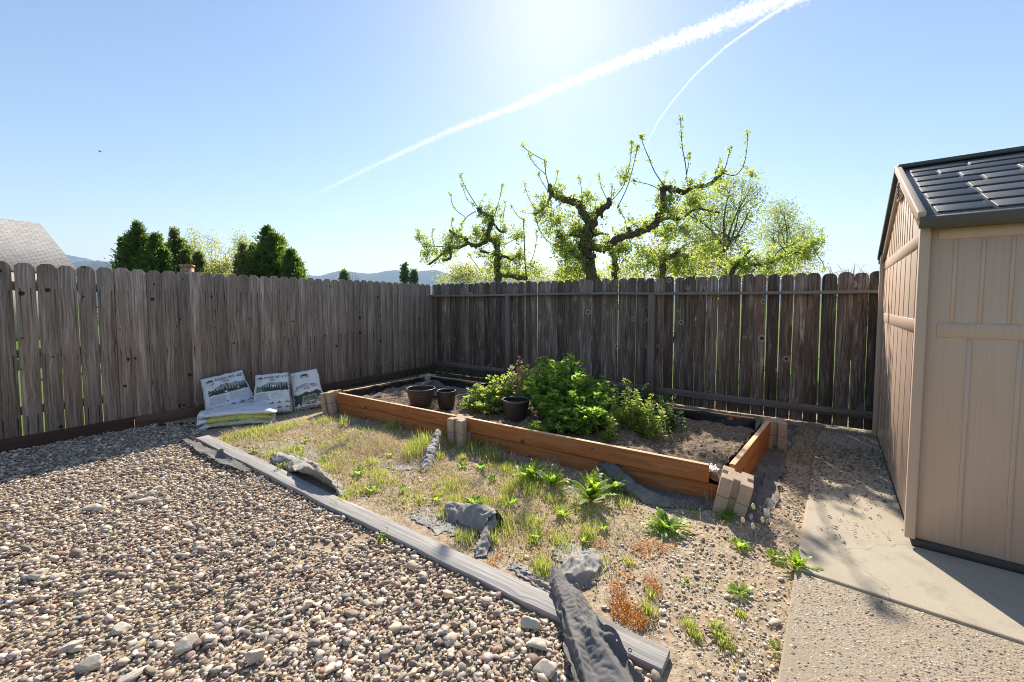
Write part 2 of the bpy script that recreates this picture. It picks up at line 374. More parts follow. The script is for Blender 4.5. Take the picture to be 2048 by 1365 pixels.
# bags
g = G('bag_plastic'); p = g.tc(); du = g.noise(p, 7, 6, .65)
c = g.mix(g.mr(du, .52, .8, 0, .6), (.74, .74, .76), (.42, .38, .32)); M['bag'] = g.pbsdf(c, .42, g.bump(g.noise(p, 16, 4, .6, .4), .35, .01), .5)
g = G('dirty_bag_side'); p = g.tc(); du = g.noise(p, 55, 5, .7)
c = g.mix(g.mr(du, .46, .56, 0, 1), (.62, .61, .59), (.06, .055, .045)); M['bag_dirty'] = g.pbsdf(c, .5, g.bump(du, .4, .01), .4)
g = G('bag_yellow_edge'); p = g.tc(); du = g.noise(p, 30, 5, .7)
c = g.mix(g.mr(du, .5, .62, 0, .8), (.62, .56, .12), (.28, .27, .2)); M['bag_yellow'] = g.pbsdf(c, .5, g.bump(du, .4, .01), .4)
g = G('bag_green_edge'); p = g.tc(); du = g.noise(p, 34, 5, .7)
c = g.mix(g.mr(du, .46, .62, 0, .85), (.58, .62, .46), (.15, .2, .11)); M['bag_green'] = g.pbsdf(c, .5, g.bump(du, .4, .01), .4)
for k, c in {'ink': (.05, .05, .055), 'ink_mid': (.16, .16, .16), 'ink_pale': (.36, .36, .37), 'ink_forest': (.05, .052, .042), 'ink_hill': (.27, .32, .27), 'ink_green': (.10, .26, .10), 'ink_brown': (.16, .13, .09), 'ink_leaf': (.22, .42, .12)}.items(): M[k] = m_simple(k, c, .5, 30, .15, 0)
# plastics
M['pot_brown'] = m_simple('brown_pot', (.075, .048, .037), .42, 6, .3, .08)
M['pot_black'] = m_simple('black_pot', (.035, .028, .026), .36, 6, .35, .08)
M['pot_grey'] = m_simple('dusty_pot', (.095, .09, .088), .34, 5, .3, .1)
M['pot_rim'] = m_simple('pot_rim', (.11, .10, .095), .4, 8, .2, .05)
M['hose'] = m_simple('grey_hose', (.16, .16, .16), .5)
# dirt, soil, gravel
g = G('dirt'); p = g.tc(); a = g.noise(p, 1.6, 6, .6); b = g.noise(p, 26, 6, .65); v = g.voro(p, 75); vc = g.voro(p, 75, 'Color'); s2 = g.n('ShaderNodeSeparateColor', {'Color': vc})
c = g.mix(a, (.40, .30, .195), (.60, .475, .335)); c = g.mix(g.mr(b, .38, .66, .75, 0), c, (.20, .142, .092))
st = g.math('MULTIPLY', g.mr(v, .26, .40, 1, 0), g.math('GREATER_THAN', s2.outputs[0], .55)); c = g.mix(st, c, g.ramp(s2.outputs[1], [(0, (.22, .18, .14)), (.6, (.42, .37, .30)), (1, (.6, .56, .5))]))
h = g.math('ADD', g.math('MULTIPLY', b, .9), g.math('MULTIPLY', st, .6)); M['dirt'] = g.pbsdf(c, .95, g.bump(h, .9, .012), .15)
g = G('bed_soil'); p = g.tc(); a = g.noise(p, 3.0, 5, .6); b = g.noise(p, 40, 6, .7); v = g.voro(p, 110); s2 = g.n('ShaderNodeSeparateColor', {'Color': g.voro(p, 110, 'Color')})
c = g.mix(a, (.22, .155, .10), (.44, .33, .225)); c = g.mix(g.mr(b, .40, .60, .85, 0), c, (.085, .06, .042))
st = g.math('MULTIPLY', g.mr(v, .20, .30, 1, 0), g.math('GREATER_THAN', s2.outputs[0], .80)); c = g.mix(st, c, (.72, .70, .66)); M['soil'] = g.pbsdf(c, .95, g.bump(b, 1.0, .015), .15)
g = G('soil_clod'); r = g.rnd(); M['clod'] = g.pbsdf(g.ramp(r, [(0, (.12, .085, .06)), (.45, (.30, .22, .15)), (.75, (.48, .38, .27)), (.88, (.78, .76, .72))], 'CONSTANT'), .95, g.bump(g.noise(g.tc(), 60, 4), .8, .006), .1)
g = G('dirt_crumb'); M['crumb'] = g.pbsdf(g.ramp(g.rnd(), [(0, (.17, .12, .075)), (.5, (.36, .27, .18)), (1, (.52, .42, .30))]), .95, None, .1)
def m_stone(name, stops):
    g = G(name); r = g.rnd(); p = g.tc(); off = g.n('ShaderNodeCombineXYZ', {'X': g.math('MULTIPLY', r, 33.0), 'Y': g.math('MULTIPLY', r, 71.0)}).outputs[0]
    q = g.vadd(p, off); n = g.noise(q, 90, 4, .6)
    c = g.ramp(r, stops, 'LINEAR'); c = g.mix(g.mr(n, .3, .7, .28, -.1), c, (.16, .135, .11)); c = g.mix(g.mr(g.noise(q, 28, 3), .55, .75, 0, .5), c, (.52, .48, .42))
    tn = g.math('ADD', .48, g.math('MULTIPLY', g.math('FRACT', g.math('MULTIPLY', r, 311.7)), .98)); tv = g.n('ShaderNodeCombineXYZ', {'X': tn, 'Y': tn, 'Z': tn}).outputs[0]
    return g.pbsdf(g.mix(1.0, c, tv, 'MULTIPLY'), .72, g.bump(n, .35, .004), .35)
M['pebble'] = m_stone('river_pebble', [(0, (.36, .30, .24)), (.14, (.58, .46, .32)), (.26, (.42, .365, .315)), (.40, (.62, .47, .305)), (.50, (.31, .265, .235)), (.62, (.66, .55, .415)), (.72, (.42, .285, .185)), (.82, (.46, .41, .37)), (.90, (.34, .165, .115)), (1, (.72, .64, .53))])
M['chip'] = m_stone('dirt_gravel', [(0, (.56, .46, .34)), (.4, (.46, .38, .29)), (.7, (.66, .57, .45)), (1, (.78, .72, .62))])
M['agg_stone'] = m_stone('aggregate_stone', [(0, (.42, .32, .22)), (.4, (.24, .20, .165)), (.7, (.48, .39, .285)), (.9, (.31, .195, .125)), (1, (.56, .48, .38))])
M['rock'] = m_stone('pale_rock', [(0, (.42, .34, .235)), (.5, (.47, .40, .30)), (1, (.40, .34, .27))])
# concrete
g = G('concrete'); p = g.tc(); a = g.noise(p, 1.8, 6, .65); b = g.noise(p, 160, 4, .7); d = g.noise(p, 7, 5, .7)
c = g.mix(a, (.36, .305, .225), (.50, .435, .335)); c = g.mix(g.mr(b, .3, .72, .30, -.1), c, (.20, .175, .14)); c = g.mix(g.mr(d, .52, .75, 0, .55), c, (.25, .20, .145)); cr = g.voro(g.vadd(p, g.vmul(g.noise(p, 3, 4, .6, o='Color'), (.35, .35, 0))), 1.1, feature='DISTANCE_TO_EDGE', dim='2D'); c = g.mix(g.mr(cr, .0, .004, .7, 0), c, (.12, .10, .08))
M['concrete'] = g.pbsdf(c, .9, g.bump(b, .35, .003), .2)
g = G('exposed_aggregate'); p = g.tc(); v = g.voro(p, 78, rand=1); vc = g.n('ShaderNodeSeparateColor', {'Color': g.voro(p, 78, 'Color')}); a = g.noise(p, 2.2, 5, .6)
wr = g.mr(g.noise(p, 1.1, 4, .6), .40, .62, .15, 1)
c = g.ramp(vc.outputs[0], [(0, (.12, .105, .09)), (.25, (.38, .30, .20)), (.5, (.20, .18, .16)), (.75, (.54, .45, .34)), (1, (.30, .19, .12))])
mt = g.mr(v, .30, .50, 0, 1); base = g.mix(a, (.31, .245, .170), (.42, .345, .25)); c = g.mix(g.math('MAXIMUM', mt, g.math('SUBTRACT', 1.0, wr)), c, base)
c = g.mix(g.mr(g.noise(p, 120, 3), .35, .6, .35, 0), c, (.15, .125, .10))
h = g.math('MULTIPLY', g.mr(v, .12, .5, .4, 0), wr); M['aggregate'] = g.pbsdf(c, .88, g.bump(g.math('ADD', h, g.math('MULTIPLY', g.noise(p, 130, 3), .35)), 1.0, .008), .25)
# shed
g = G('shed_panel'); p = g.tc(); w1 = g.noise(g.vmul(p, (170, 170, 2.2)), 1.0, 3, .6, .6); a = g.noise(p, 2.2, 5, .6)
c = g.mix(a, (.55, .385, .282), (.61, .44, .33)); c = g.mix(g.mr(w1, .38, .52, .18, 0), c, (.36, .25, .18)); c = g.mix(g.mr(g.noise(g.vmul(p, (9, 9, 1)), 1, 5, .7), .60, .85, 0, .35), c, (.62, .49, .38))
M['shed'] = g.pbsdf(c, .40, g.bump(w1, .18, .003), .6)
M['skirt'] = m_simple('skirt_plastic', (.075, .062, .055), .7, 6, .2)
M['shed_trim'] = m_simple('shed_trim', (.56, .405, .30), .55, 3, .08, .1)
g = G('shed_roof_plastic'); p = g.tc(); b = g.noise(p, 220, 3, .7); a = g.noise(p, 3, 5)
M['shed_roof'] = g.pbsdf(g.mix(a, (.065, .062, .062), (.11, .105, .103)), .42, g.bump(b, .5, .003), .5)
M['skylight'] = m_simple('skylight_plastic', (.78, .79, .80), .35, 3, .05, .02)
M['dark'] = m_simple('dark_void', (.012, .011, .010), .8)
# foliage
def m_leaf(name, stops, tstops, tf=.5, gloss=.05, rough=.45):
    g = G(name); r = g.rnd(); return g.leaf(g.ramp(r, stops), g.ramp(r, tstops), tf, rough, gloss)
M['leaf_apple'] = m_leaf('apple_leaf', [(0, (.08, .15, .025)), (.6, (.15, .23, .04)), (1, (.24, .28, .07))], [(0, (.40, .58, .08)), (.6, (.64, .74, .13)), (1, (.80, .78, .22))], .62)
M['leaf_rear'] = m_leaf('rear_leaf', [(0, (.08, .14, .04)), (.6, (.15, .21, .06)), (1, (.25, .27, .10))], [(0, (.30, .44, .09)), (.6, (.52, .62, .14)), (1, (.70, .66, .22))], .6)
M['leaf_yellow'] = m_leaf('yellow_green_leaf', [(0, (.14, .19, .03)), (.5, (.22, .25, .04)), (1, (.30, .29, .07))], [(0, (.45, .52, .06)), (.5, (.62, .62, .09)), (1, (.72, .64, .16))], .55)
M['low_weed'] = m_leaf('low_yellow_weed', [(0, (.16, .20, .03)), (.4, (.30, .30, .05)), (.75, (.46, .37, .10)), (1, (.50, .34, .10))], [(0, (.40, .52, .06)), (.4, (.66, .66, .10)), (.75, (.80, .66, .18)), (1, (.78, .50, .16))], .5)
M['leaf_purple'] = m_leaf('purple_leaf', [(0, (.07, .028, .022)), (.6, (.13, .055, .035)), (1, (.19, .10, .05))], [(0, (.22, .07, .04)), (.6, (.34, .14, .07)), (1, (.42, .24, .10))], .45)
M['leaf_conifer'] = m_leaf('conifer_spray', [(0, (.035, .07, .022)), (.6, (.065, .115, .03)), (1, (.13, .17, .04))], [(0, (.10, .20, .03)), (.6, (.22, .36, .05)), (1, (.42, .50, .08))], .5, .03)
M['leaf_conifer2'] = m_leaf('tan_conifer_spray', [(0, (.05, .085, .028)), (.6, (.12, .15, .05)), (1, (.27, .23, .12))], [(0, (.16, .26, .05)), (.6, (.34, .42, .09)), (1, (.50, .46, .18))], .5, .03)
M['leaf_bush'] = m_leaf('bush_leaf', [(0, (.05, .12, .02)), (.55, (.095, .19, .03)), (1, (.17, .25, .045))], [(0, (.30, .56, .07)), (.55, (.50, .74, .11)), (1, (.70, .80, .17))], .62, .02, .5)
M['leaf_shade'] = m_leaf('shaded_mint_leaf', [(0, (.025, .06, .018)), (.6, (.045, .09, .025)), (1, (.08, .13, .035))], [(0, (.10, .22, .04)), (.6, (.18, .32, .06)), (1, (.28, .38, .08))], .5)  # mint leaf copy with the fence shade put into its darker colour
M['leaf_lime'] = m_leaf('lime_leaf', [(0, (.075, .15, .022)), (.5, (.12, .20, .03)), (1, (.20, .24, .055))], [(0, (.36, .56, .07)), (.5, (.58, .70, .10)), (1, (.76, .74, .20))], .62)
M['leaf_pink'] = m_leaf('pinkish_leaf', [(0, (.16, .16, .05)), (.5, (.27, .18, .09)), (1, (.30, .16, .11))], [(0, (.5, .5, .14)), (.5, (.66, .48, .26)), (1, (.62, .36, .24))], .5)
M['leaf_weed'] = m_leaf('weed_leaf', [(0, (.085, .18, .022)), (.5, (.13, .24, .03)), (1, (.18, .27, .04))], [(0, (.40, .64, .06)), (.5, (.60, .78, .09)), (1, (.74, .82, .13))], .6, .03)
M['grass_green'] = m_leaf('green_grass', [(0, (.12, .21, .03)), (.5, (.29, .36, .055)), (1, (.50, .47, .12))], [(0, (.42, .60, .07)), (.5, (.66, .72, .12)), (1, (.82, .76, .24))], .5)
M['grass_dry'] = m_leaf('dry_grass', [(0, (.26, .18, .09)), (.3, (.58, .44, .24)), (.7, (.76, .62, .36)), (1, (.88, .80, .58))], [(0, (.45, .34, .16)), (.5, (.62, .50, .28)), (1, (.72, .62, .4))], .35)
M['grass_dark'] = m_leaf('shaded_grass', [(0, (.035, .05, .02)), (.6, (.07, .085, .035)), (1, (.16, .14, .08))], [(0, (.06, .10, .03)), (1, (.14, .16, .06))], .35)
M['orange'] = m_leaf('orange_stonecrop', [(0, (.34, .10, .012)), (.5, (.48, .19, .02)), (1, (.55, .27, .06))], [(0, (.6, .2, .02)), (.5, (.75, .33, .04)), (1, (.7, .42, .1))], .4)
M['twig'] = m_simple('twig', (.10, .075, .05), .85, 20, .3, .3)
M['stem_green'] = m_simple('green_stem', (.14, .17, .06), .7, 20, .3, .1)
g = G('apple_bark'); p = g.tc(); a = g.noise(p, 16, 6, .7); b = g.noise(p, 4, 4); v = g.voro(g.vmul(p, (1, 1, .5)), 24)
M['bark'] = g.pbsdf(g.mix(g.mr(b, .45, .7, 0, .6), g.ramp(a, [(.3, (.045, .034, .026)), (.55, (.135, .105, .080)), (.75, (.27, .23, .185))]), (.21, .21, .16)), .95, g.bump(g.math('ADD', a, v), 1.0, .03), .15)
# far things
g = G('roof_shingle'); p = g.tc('UV'); br = g.n('ShaderNodeTexBrick', {'Vector': p, 'Color1': (.18, .182, .19, 1), 'Color2': (.27, .272, .28, 1), 'Mortar': (.08, .075, .075, 1), 'Scale': 1.0, 'Mortar Size': .012, 'Bias': 0.0, 'Brick Width': .32, 'Row Height': .14})
M['shingle'] = g.pbsdf(g.mix(g.mr(g.noise(p, 9, 5), .35, .7, .4, 0), br.outputs[0], (.32, .28, .24)), .9, g.bump(br.outputs['Fac'], .5, .01), .2)
M['house_wall'] = m_simple('house_wall', (.55, .50, .43), .8, 2, .1, .1)
M['metal'] = m_simple('vent_metal', (.10, .12, .16), .4, 5, .2, .05)
g = G('pillar_brick'); p = g.tc('UV'); br = g.n('ShaderNodeTexBrick', {'Vector': p, 'Color1': (.36, .17, .09, 1), 'Color2': (.44, .23, .13, 1), 'Mortar': (.45, .40, .34, 1), 'Scale': 1.0, 'Mortar Size': .008, 'Brick Width': .21, 'Row Height': .075})
M['brick'] = g.pbsdf(br.outputs[0], .9, None, .2)
g = G('hill_forest'); p = g.tc(); a = g.noise(p, .012, 7, .65)
M['hill'] = g.pbsdf(g.ramp(a, [(.35, (.025, .045, .025)), (.6, (.06, .085, .045)), (.75, (.15, .14, .09))]), .95, None, .05)
g = G('distant_ground'); p = g.tc(); a = g.noise(p, .08, 6, .6); b = g.noise(p, 7, 5, .7)
c = g.ramp(a, [(.35, (.09, .15, .025)), (.65, (.15, .20, .04))]); c = g.mix(g.mr(b, .35, .7, .5, 0), c, (.06, .085, .02)); M['lawn'] = g.pbsdf(c, .95, g.bump(b, .5, .03), .1)
g = G('contrail_vapour'); d = g.n('ShaderNodeBsdfDiffuse', {'Color': (.95, .95, .95, 1)}); t = g.n('ShaderNodeBsdfTranslucent', {'Color': (.98, .98, .98, 1)})
a = g.n('ShaderNodeMixShader', {0: .75}); g.t.links.new(d.outputs[0], a.inputs[1]); g.t.links.new(t.outputs[0], a.inputs[2])
tr = g.n('ShaderNodeBsdfTransparent'); b = g.n('ShaderNodeMixShader', {0: CONTRAIL_A}); g.t.links.new(tr.outputs[0], b.inputs[1]); g.t.links.new(a.outputs[0], b.inputs[2]); g.t.links.new(b.outputs[0], g.out.inputs[0]); M['contrail'] = g.m
# ------------------------------------------------------------------ layout (metres, from the photograph's geometry)
K = np.array([-1.70, 8.70]); DL = np.array([-.563, -.826]); DR = np.array([.8136, -.5814])
YARD = [(-8.2, .1), (-8.2, .3), (-1.70, 9.5), (5.4, 4.3), (5.4, .1)]
BED_O = np.array([-2.337, 5.422]); BED_A = math.atan2(-.545, .838); BX = np.array([.838, -.545]); BY = np.array([.545, .838])
def bedw(x, y, z=0): p = BED_O+BX*x+BY*y; return np.array([p[0], p[1], z])
SH_A = np.array([2.344, 2.357]); SH_Y = np.array([.614, .789]); SH_X = np.array([.789, -.614])
PATH_P = np.array([1.513, 2.133]); PATH_D = np.array([.614, .789])
PL_A = np.array([-3.275, 4.297]); PL_B = np.array([.61, 1.565]); PL_D = nz(PL_B-PL_A); PL_N = np.array([PL_D[1], -PL_D[0]])  # N towards the gravel

# ------------------------------------------------------------------ ground sheets
def fan(mb, n=96, r=5000, z=-.03):
    V = [(0, 0, z)]; rr = [12, 40, 150, 700, r]
    for q in rr: V += [(q*math.cos(2*PI*k/n), q*math.sin(2*PI*k/n), z) for k in range(n)]
    F = [[0, 1+k, 1+(k+1) % n] for k in range(n)]
    for i in range(len(rr)-1):
        for k in range(n): F.append([1+i*n+k, 1+(i+1)*n+k, 1+(i+1)*n+(k+1) % n, 1+i*n+(k+1) % n])
    mb.add(V, F)
mb = MB(); fan(mb); o = mb.build('ground', M['lawn']); tag(o, 'green grassy ground beyond the wooden fences', 'ground', kind='structure')
xs = np.arange(-8.2, 5.5, .04); ys = np.arange(.1, 9.5, .04); X, Y = np.meshgrid(xs, ys, indexing='ij')
Z = gh(X, Y)+.004*fbm(X, Y, 9.0, .3)+.003*fbm(X, Y, 23.0, .9)
# sunk a little below the concrete
q = (X-PATH_P[0])*PATH_D[1]-(Y-PATH_P[1])*PATH_D[0]; Z = np.where(q > .06, -.022, Z)
nx, ny = X.shape; ids = np.arange(nx*ny).reshape(nx, ny)
F = np.stack([ids[:-1, :-1], ids[1:, :-1], ids[1:, 1:], ids[:-1, 1:]], -1).reshape(-1, 4)
cxy = np.stack([(X[:-1, :-1]+.02).ravel(), (Y[:-1, :-1]+.02).ravel()], 1); F = F[in_poly(cxy[:, 0], cxy[:, 1], YARD)]
mb = MB(); mb.add(np.stack([X, Y, Z], -1).reshape(-1, 3), F); o = mb.build('yard_dirt', M['dirt'], smooth=True)
tag(o, 'bare tan dirt of the yard strewn with small stones', 'ground', kind='structure')
# concrete: smooth slab beside the shed, exposed aggregate slab nearer
def slab(name, pts, top, mat, lab, sub=True):
    b = bmesh.new(); bot = [b.verts.new((x, y, -.12)) for x, y in pts]; tp = [b.verts.new((x, y, top)) for x, y in pts]; n = len(pts)
    b.faces.new(tp); b.faces.new(bot[::-1])
    for i in range(n): b.faces.new([bot[i], bot[(i+1) % n], tp[(i+1) % n], tp[i]])
    bmesh.ops.recalc_face_normals(b, faces=b.faces[:]); me = bpy.data.meshes.new(name); b.to_mesh(me); b.free(); me.materials.append(mat)
    o = bpy.data.objects.new(name, me); COL.objects.link(o); bevel(o, .008, 2); return tag(o, lab, 'paving', kind='structure')
PR = np.array([.792, -.610])      # along the joint, away from the dirt
c0 = PATH_P-PATH_D*1.9; c1 = PATH_P+PATH_D*2.60
jn = lambda a, t: tuple(PATH_P+PATH_D*a+PR*t)
slab('concrete_path', [jn(.008, 0), jn(.008, 4.2), jn(3.1, 4.2), jn(3.1, 0.06), jn(2.6, 0.02), jn(1.3, .015)], .034, M['concrete'], 'smooth pale concrete slab running beside the tan shed')
slab('aggregate_pavement', [jn(-2.4, 0), jn(-2.4, 4.2), jn(-.008, 4.2), jn(-.008, 0), jn(-.9, -.006)], .030, M['aggregate'], 'rough exposed aggregate pavement in the bottom right corner')

# ------------------------------------------------------------------ fences
def board_poly(w, h, style):
    a = w/2
    if style == 'dog':
        c = min(.038, a*.62); return [(-a, 0), (a, 0), (a, h-c), (a-c*.85, h-.002), (a-c*1.05, h), (-a+c*1.05, h), (-a+c*.85, h-.002), (-a, h-c)]
    c = a*.80; return [(-a, 0), (a, 0), (a, h-c*.95), (a-c*.16, h-c*.45), (a-c*.5, h-c*.12), (a-c*.95, h), (-a+c*.95, h), (-a+c*.5, h-c*.12), (-a+c*.16, h-c*.45), (-a, h-c*.95)]
fl = empty('board_fence', (K[0], K[1], 0), math.atan2(DL[1], DL[0]), 'smooth grey dog eared board fence on the left with no rails showing', 'fence')
mb = MB(); t = .03; rs = random.Random(3); i = 0
wide = {}
while t < 9.0:
    w_ = rs.uniform(.134, .141); gap = rs.choice([.001, .0015, .002, .002, .003])
    if 4.75 < t < 5.75: gap = rs.choice([.005, .007, .009, .011])
    h = 1.845+rs.uniform(-.006, .008)+.006*math.sin(t*1.3)
    tl = rs.uniform(-.0035, .0035)
    u = np.array([math.cos(tl), 0, math.sin(tl)]); v = np.array([-math.sin(tl), 0, math.cos(tl)])
    prism(mb, board_poly(w_, h-.10, 'dog'), u, v, np.array([0, 1., 0]), (t+w_/2, -.011+rs.uniform(-.002, .002), .10), .018)
    # uv v must be height above ground: shifted below
    t += w_+gap; i += 1
# shift uv by the board foot
mb.F = [(f, (uv+np.array([0, .10]) if uv is not None else None), m) for f, uv, m in mb.F]
bevel(mb.build('board_panel', M['fence_l'], fl), .003, 1)
mb = MB(); box(mb, (1.1, .021, .065), (2.4, .038, .14), lay=0); box(mb, (3.55, .021, .062), (2.48, .038, .14), lay=0); box(mb, (6.9, .022, .062), (4.2, .038, .14), lay=0); bevel(mb.build('kickboard', M['kick'], fl), .004, 1)
for x in (2.45, 4.85, 7.3): mb = MB(); box(mb, (x, -.105, .85), (.089, .089, 1.7), lay=2); mb.build('post', M['rail'], fl)
for z in (.38, .95, 1.62): mb = MB(); box(mb, (4.5, -.034, z), (8.8, .038, .089), lay=0); mb.build('rail', M['rail'], fl)
fr = empty('picket_fence', (K[0], K[1], 0), math.atan2(DR[1], DR[0]), 'dark weathered picket fence across the back with rails and posts showing', 'fence')
spans = [(.05, 2.05), (2.05, 4.62), (4.62, 7.16), (7.16, 9.6)]
rs = random.Random(9); mb = MB(); t = .02
while t < 9.6:
    w_ = rs.uniform(.126, .143) if t > 3.3 else rs.uniform(.118, .140); gap = rs.choice([.003, .004, .006, .008, .010]) if t > 4.6 else rs.choice([.001, .002, .003, .006])
    h = 1.835-.006*t+rs.uniform(-.014, .012)
    tl = rs.uniform(-.006, .006); u = np.array([math.cos(tl), 0, math.sin(tl)]); v = np.array([-math.sin(tl), 0, math.cos(tl)])
    tw = rs.uniform(-.02, .02); n = np.array([-math.sin(tw), math.cos(tw), 0]); u = np.array([math.cos(tw)*math.cos(tl), math.sin(tw)*math.cos(tl), math.sin(tl)])
    prism(mb, board_poly(w_, h, 'round'), u, v, n, (t+w_/2, .004+rs.uniform(0, .006), .015), .017); t += w_+gap
bevel(mb.build('picket_panel', M['fence_r'], fr), .003, 1)
for x in (.045, 2.05, 4.62, 7.16):
    mb = MB(); box(mb, (x, -.062, .79), (.092, .089, 1.60), lay=2); bevel(mb.build('post', M['rail'], fr), .005, 1)
for a, b in spans:
    mb = MB(); n = 14; xs_ = np.linspace(a+.002, b-.002, n); sag = .012*np.sin(np.linspace(0, PI, n))*rs.choice([1, -1, .4])
    V = []; F = []; uv = []
    for q, x in enumerate(xs_):
        for dy, dz in ((0, 0), (-.089, 0), (-.089, .038), (0, .038)): V.append((x, dy-.001, 1.588-.004*x+dz-sag[q]))
    for q in range(n-1):
        for k in range(4):
            k2 = (k+1) % 4; F.append([q*4+k, (q+1)*4+k, (q+1)*4+k2, q*4+k2]); uv += [(k*.08, xs_[q]), (k*.08, xs_[q+1]), (k*.08+.08, xs_[q+1]), (k*.08+.08, xs_[q])]
    F += [[0, 1, 2, 3], [(n-1)*4+k for k in (3, 2, 1, 0)]]; uv += [(0, 0)]*8
    mb.add(V, F, uv); bevel(mb.build('top_rail', M['rail_grey'], fr), .003, 1)
    mb = MB(); box(mb, ((a+b)/2, -.020, .205-.003*(a+b)/2), (b-a-.094, .036, .092), lay=0); bevel(mb.build('bottom_rail', M['rail'], fr), .005, 1)

# ------------------------------------------------------------------ raised bed
bed = empty('raised_garden_bed', (BED_O[0], BED_O[1], 0), BED_A, 'low orange stained wooden raised bed with concrete corner blocks by the back fence', 'raised bed')
TH = .042
def board(name, p, q, z0, z1, mat=M['cedar'], inn=0.0, sag=0):
    p = np.array(p, float); q = np.array(q, float); d = q-p; L = np.linalg.norm(d); a = math.atan2(d[1], d[0])
    mb = MB(); box(mb, (0, 0, 0), (L, TH, z1-z0), lay=0)
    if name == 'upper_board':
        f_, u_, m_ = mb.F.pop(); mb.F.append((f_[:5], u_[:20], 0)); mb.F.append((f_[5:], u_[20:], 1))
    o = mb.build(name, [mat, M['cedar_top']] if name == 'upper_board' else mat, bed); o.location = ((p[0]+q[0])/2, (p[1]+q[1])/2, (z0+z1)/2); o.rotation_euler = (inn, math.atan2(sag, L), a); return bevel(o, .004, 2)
FRx = 4.60; BRp = np.array([4.835, 1.60]); BLp = np.array([.124, 1.569]); MID = 2.16
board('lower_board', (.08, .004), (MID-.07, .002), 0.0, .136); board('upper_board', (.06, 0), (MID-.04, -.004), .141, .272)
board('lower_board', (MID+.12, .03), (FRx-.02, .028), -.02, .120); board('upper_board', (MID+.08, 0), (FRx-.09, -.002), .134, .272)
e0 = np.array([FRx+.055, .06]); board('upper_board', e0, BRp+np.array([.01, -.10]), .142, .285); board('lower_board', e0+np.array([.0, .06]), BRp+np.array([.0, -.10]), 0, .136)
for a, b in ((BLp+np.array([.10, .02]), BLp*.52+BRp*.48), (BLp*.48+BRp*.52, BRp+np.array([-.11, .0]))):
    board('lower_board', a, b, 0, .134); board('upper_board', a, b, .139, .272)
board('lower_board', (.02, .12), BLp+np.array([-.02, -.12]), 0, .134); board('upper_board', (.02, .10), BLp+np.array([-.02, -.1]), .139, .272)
def block(name, c, rz, tiltx=0, tilty=0):
    s = .098; g_ = .021; d = .036
    out = [(-s, -s), (-g_, -s), (-g_, -s+d), (g_, -s+d), (g_, -s), (s, -s), (s, -g_), (s-d, -g_), (s-d, g_), (s, g_), (s, s), (g_, s), (g_, s-d), (-g_, s-d), (-g_, s), (-s, s), (-s, g_), (-s+d, g_), (-s+d, -g_), (-s, -g_)]
    b = bmesh.new()
    for z0, z1 in ((0, .141), (.144, .285)):
        lo = [b.verts.new((x, y, z0)) for x, y in out]; hi = [b.verts.new((x, y, z1)) for x, y in out]; n = len(out)
        b.faces.new(hi); b.faces.new(lo[::-1])
        for i in range(n): b.faces.new([lo[i], lo[(i+1) % n], hi[(i+1) % n], hi[i]])
    me = bpy.data.meshes.new(name); b.to_mesh(me); b.free(); me.materials.append(M['block']); o = bpy.data.objects.new(name, me); COL.objects.link(o)
    o.parent = bed; o.location = c; o.rotation_euler = (tiltx, tilty, rz); bevel(o, .006, 2, 50); return o
block('corner_block', (-.035, -.01, -.005), .1, .06, -.16); block('corner_block', (MID+.02, -.035, -.01), .02, .03, .01)
block('corner_block', (FRx+.045, -.05, -.022), .05, .10, .20); block('corner_block', (BRp[0]+.06, BRp[1]+.0, -.005), .12, 0, .0); block('corner_block', (BLp[0]-.02, BLp[1]+.03, -.005), 0, 0, 0)
# black liner hanging inside the back and end boards
def liner(p, q, nrm):
    p = np.array(p); q = np.array(q); nrm = np.array(nrm); n = 60; V = []; F = []
    for i in range(n):
        a = i/(n-1); b = p*(1-a)+q*a
        top = .262+.010*math.sin(a*23)+.008*math.sin(a*57+1)
        for k in range(6):
            z = top+(.13-top)*k/5; off = .022+.012*(1+math.sin(a*31+k*.8))*(k/5)+.006*math.sin(a*90+k)
            V.append((*(b+nrm*off), z))
    for i in range(n-1):
        for k in range(5): F.append([i*6+k, (i+1)*6+k, (i+1)*6+k+1, i*6+k+1])
    mb = MB(); mb.add(V, F); o = mb.build('liner', M['liner'], bed, True); m = o.modifiers.new('s', 'SOLIDIFY'); m.thickness = .002
liner(BLp+np.array([.1, 0]), BRp+np.array([-.1, 0]), (0, -1)); liner((.02, .1), BLp+np.array([0, -.1]), (1, 0)); liner(BRp+np.array([-.02, -.12]), (FRx+.03, .12), (-1, .1))
# soil
n1, n2 = 240, 86; V = []
def soilz(x, y):
    q = .018*fbm(x, y, 1.1, .4)+.026*fbm(x, y, 2.9, 2.2)+.018*fbm(x, y, 6.1, .7)+.008*fbm(x, y, 15, 2)
    return .168+q+.018*np.clip(1-abs(y-.8)/.8, 0, 1)
for i in range(n1):
    for k in range(n2):
        b = k/(n2-1); a = i/(n1-1); lx0 = .03+.12*b; lx1 = FRx+.02+.20*b; x = lx0+(lx1-lx0)*a; y = .025+b*1.53; V.append((x, y, soilz(x, y)+.012*mnoise.noise(Vector((x*9, y*9, 3)))+.016*mnoise.noise(Vector((x*22, y*22, 7)))))
ids = np.arange(n1*n2).reshape(n1, n2); F = np.stack([ids[:-1, :-1], ids[1:, :-1], ids[1:, 1:], ids[:-1, 1:]], -1).reshape(-1, 4)
mb = MB(); mb.add(V, F); o = mb.build('soil', M['soil'], smooth=True); o.location = (BED_O[0], BED_O[1], 0); o.rotation_euler = (0, 0, BED_A); tag(o, 'loose brown potting soil filling the raised bed', 'soil', kind='stuff')
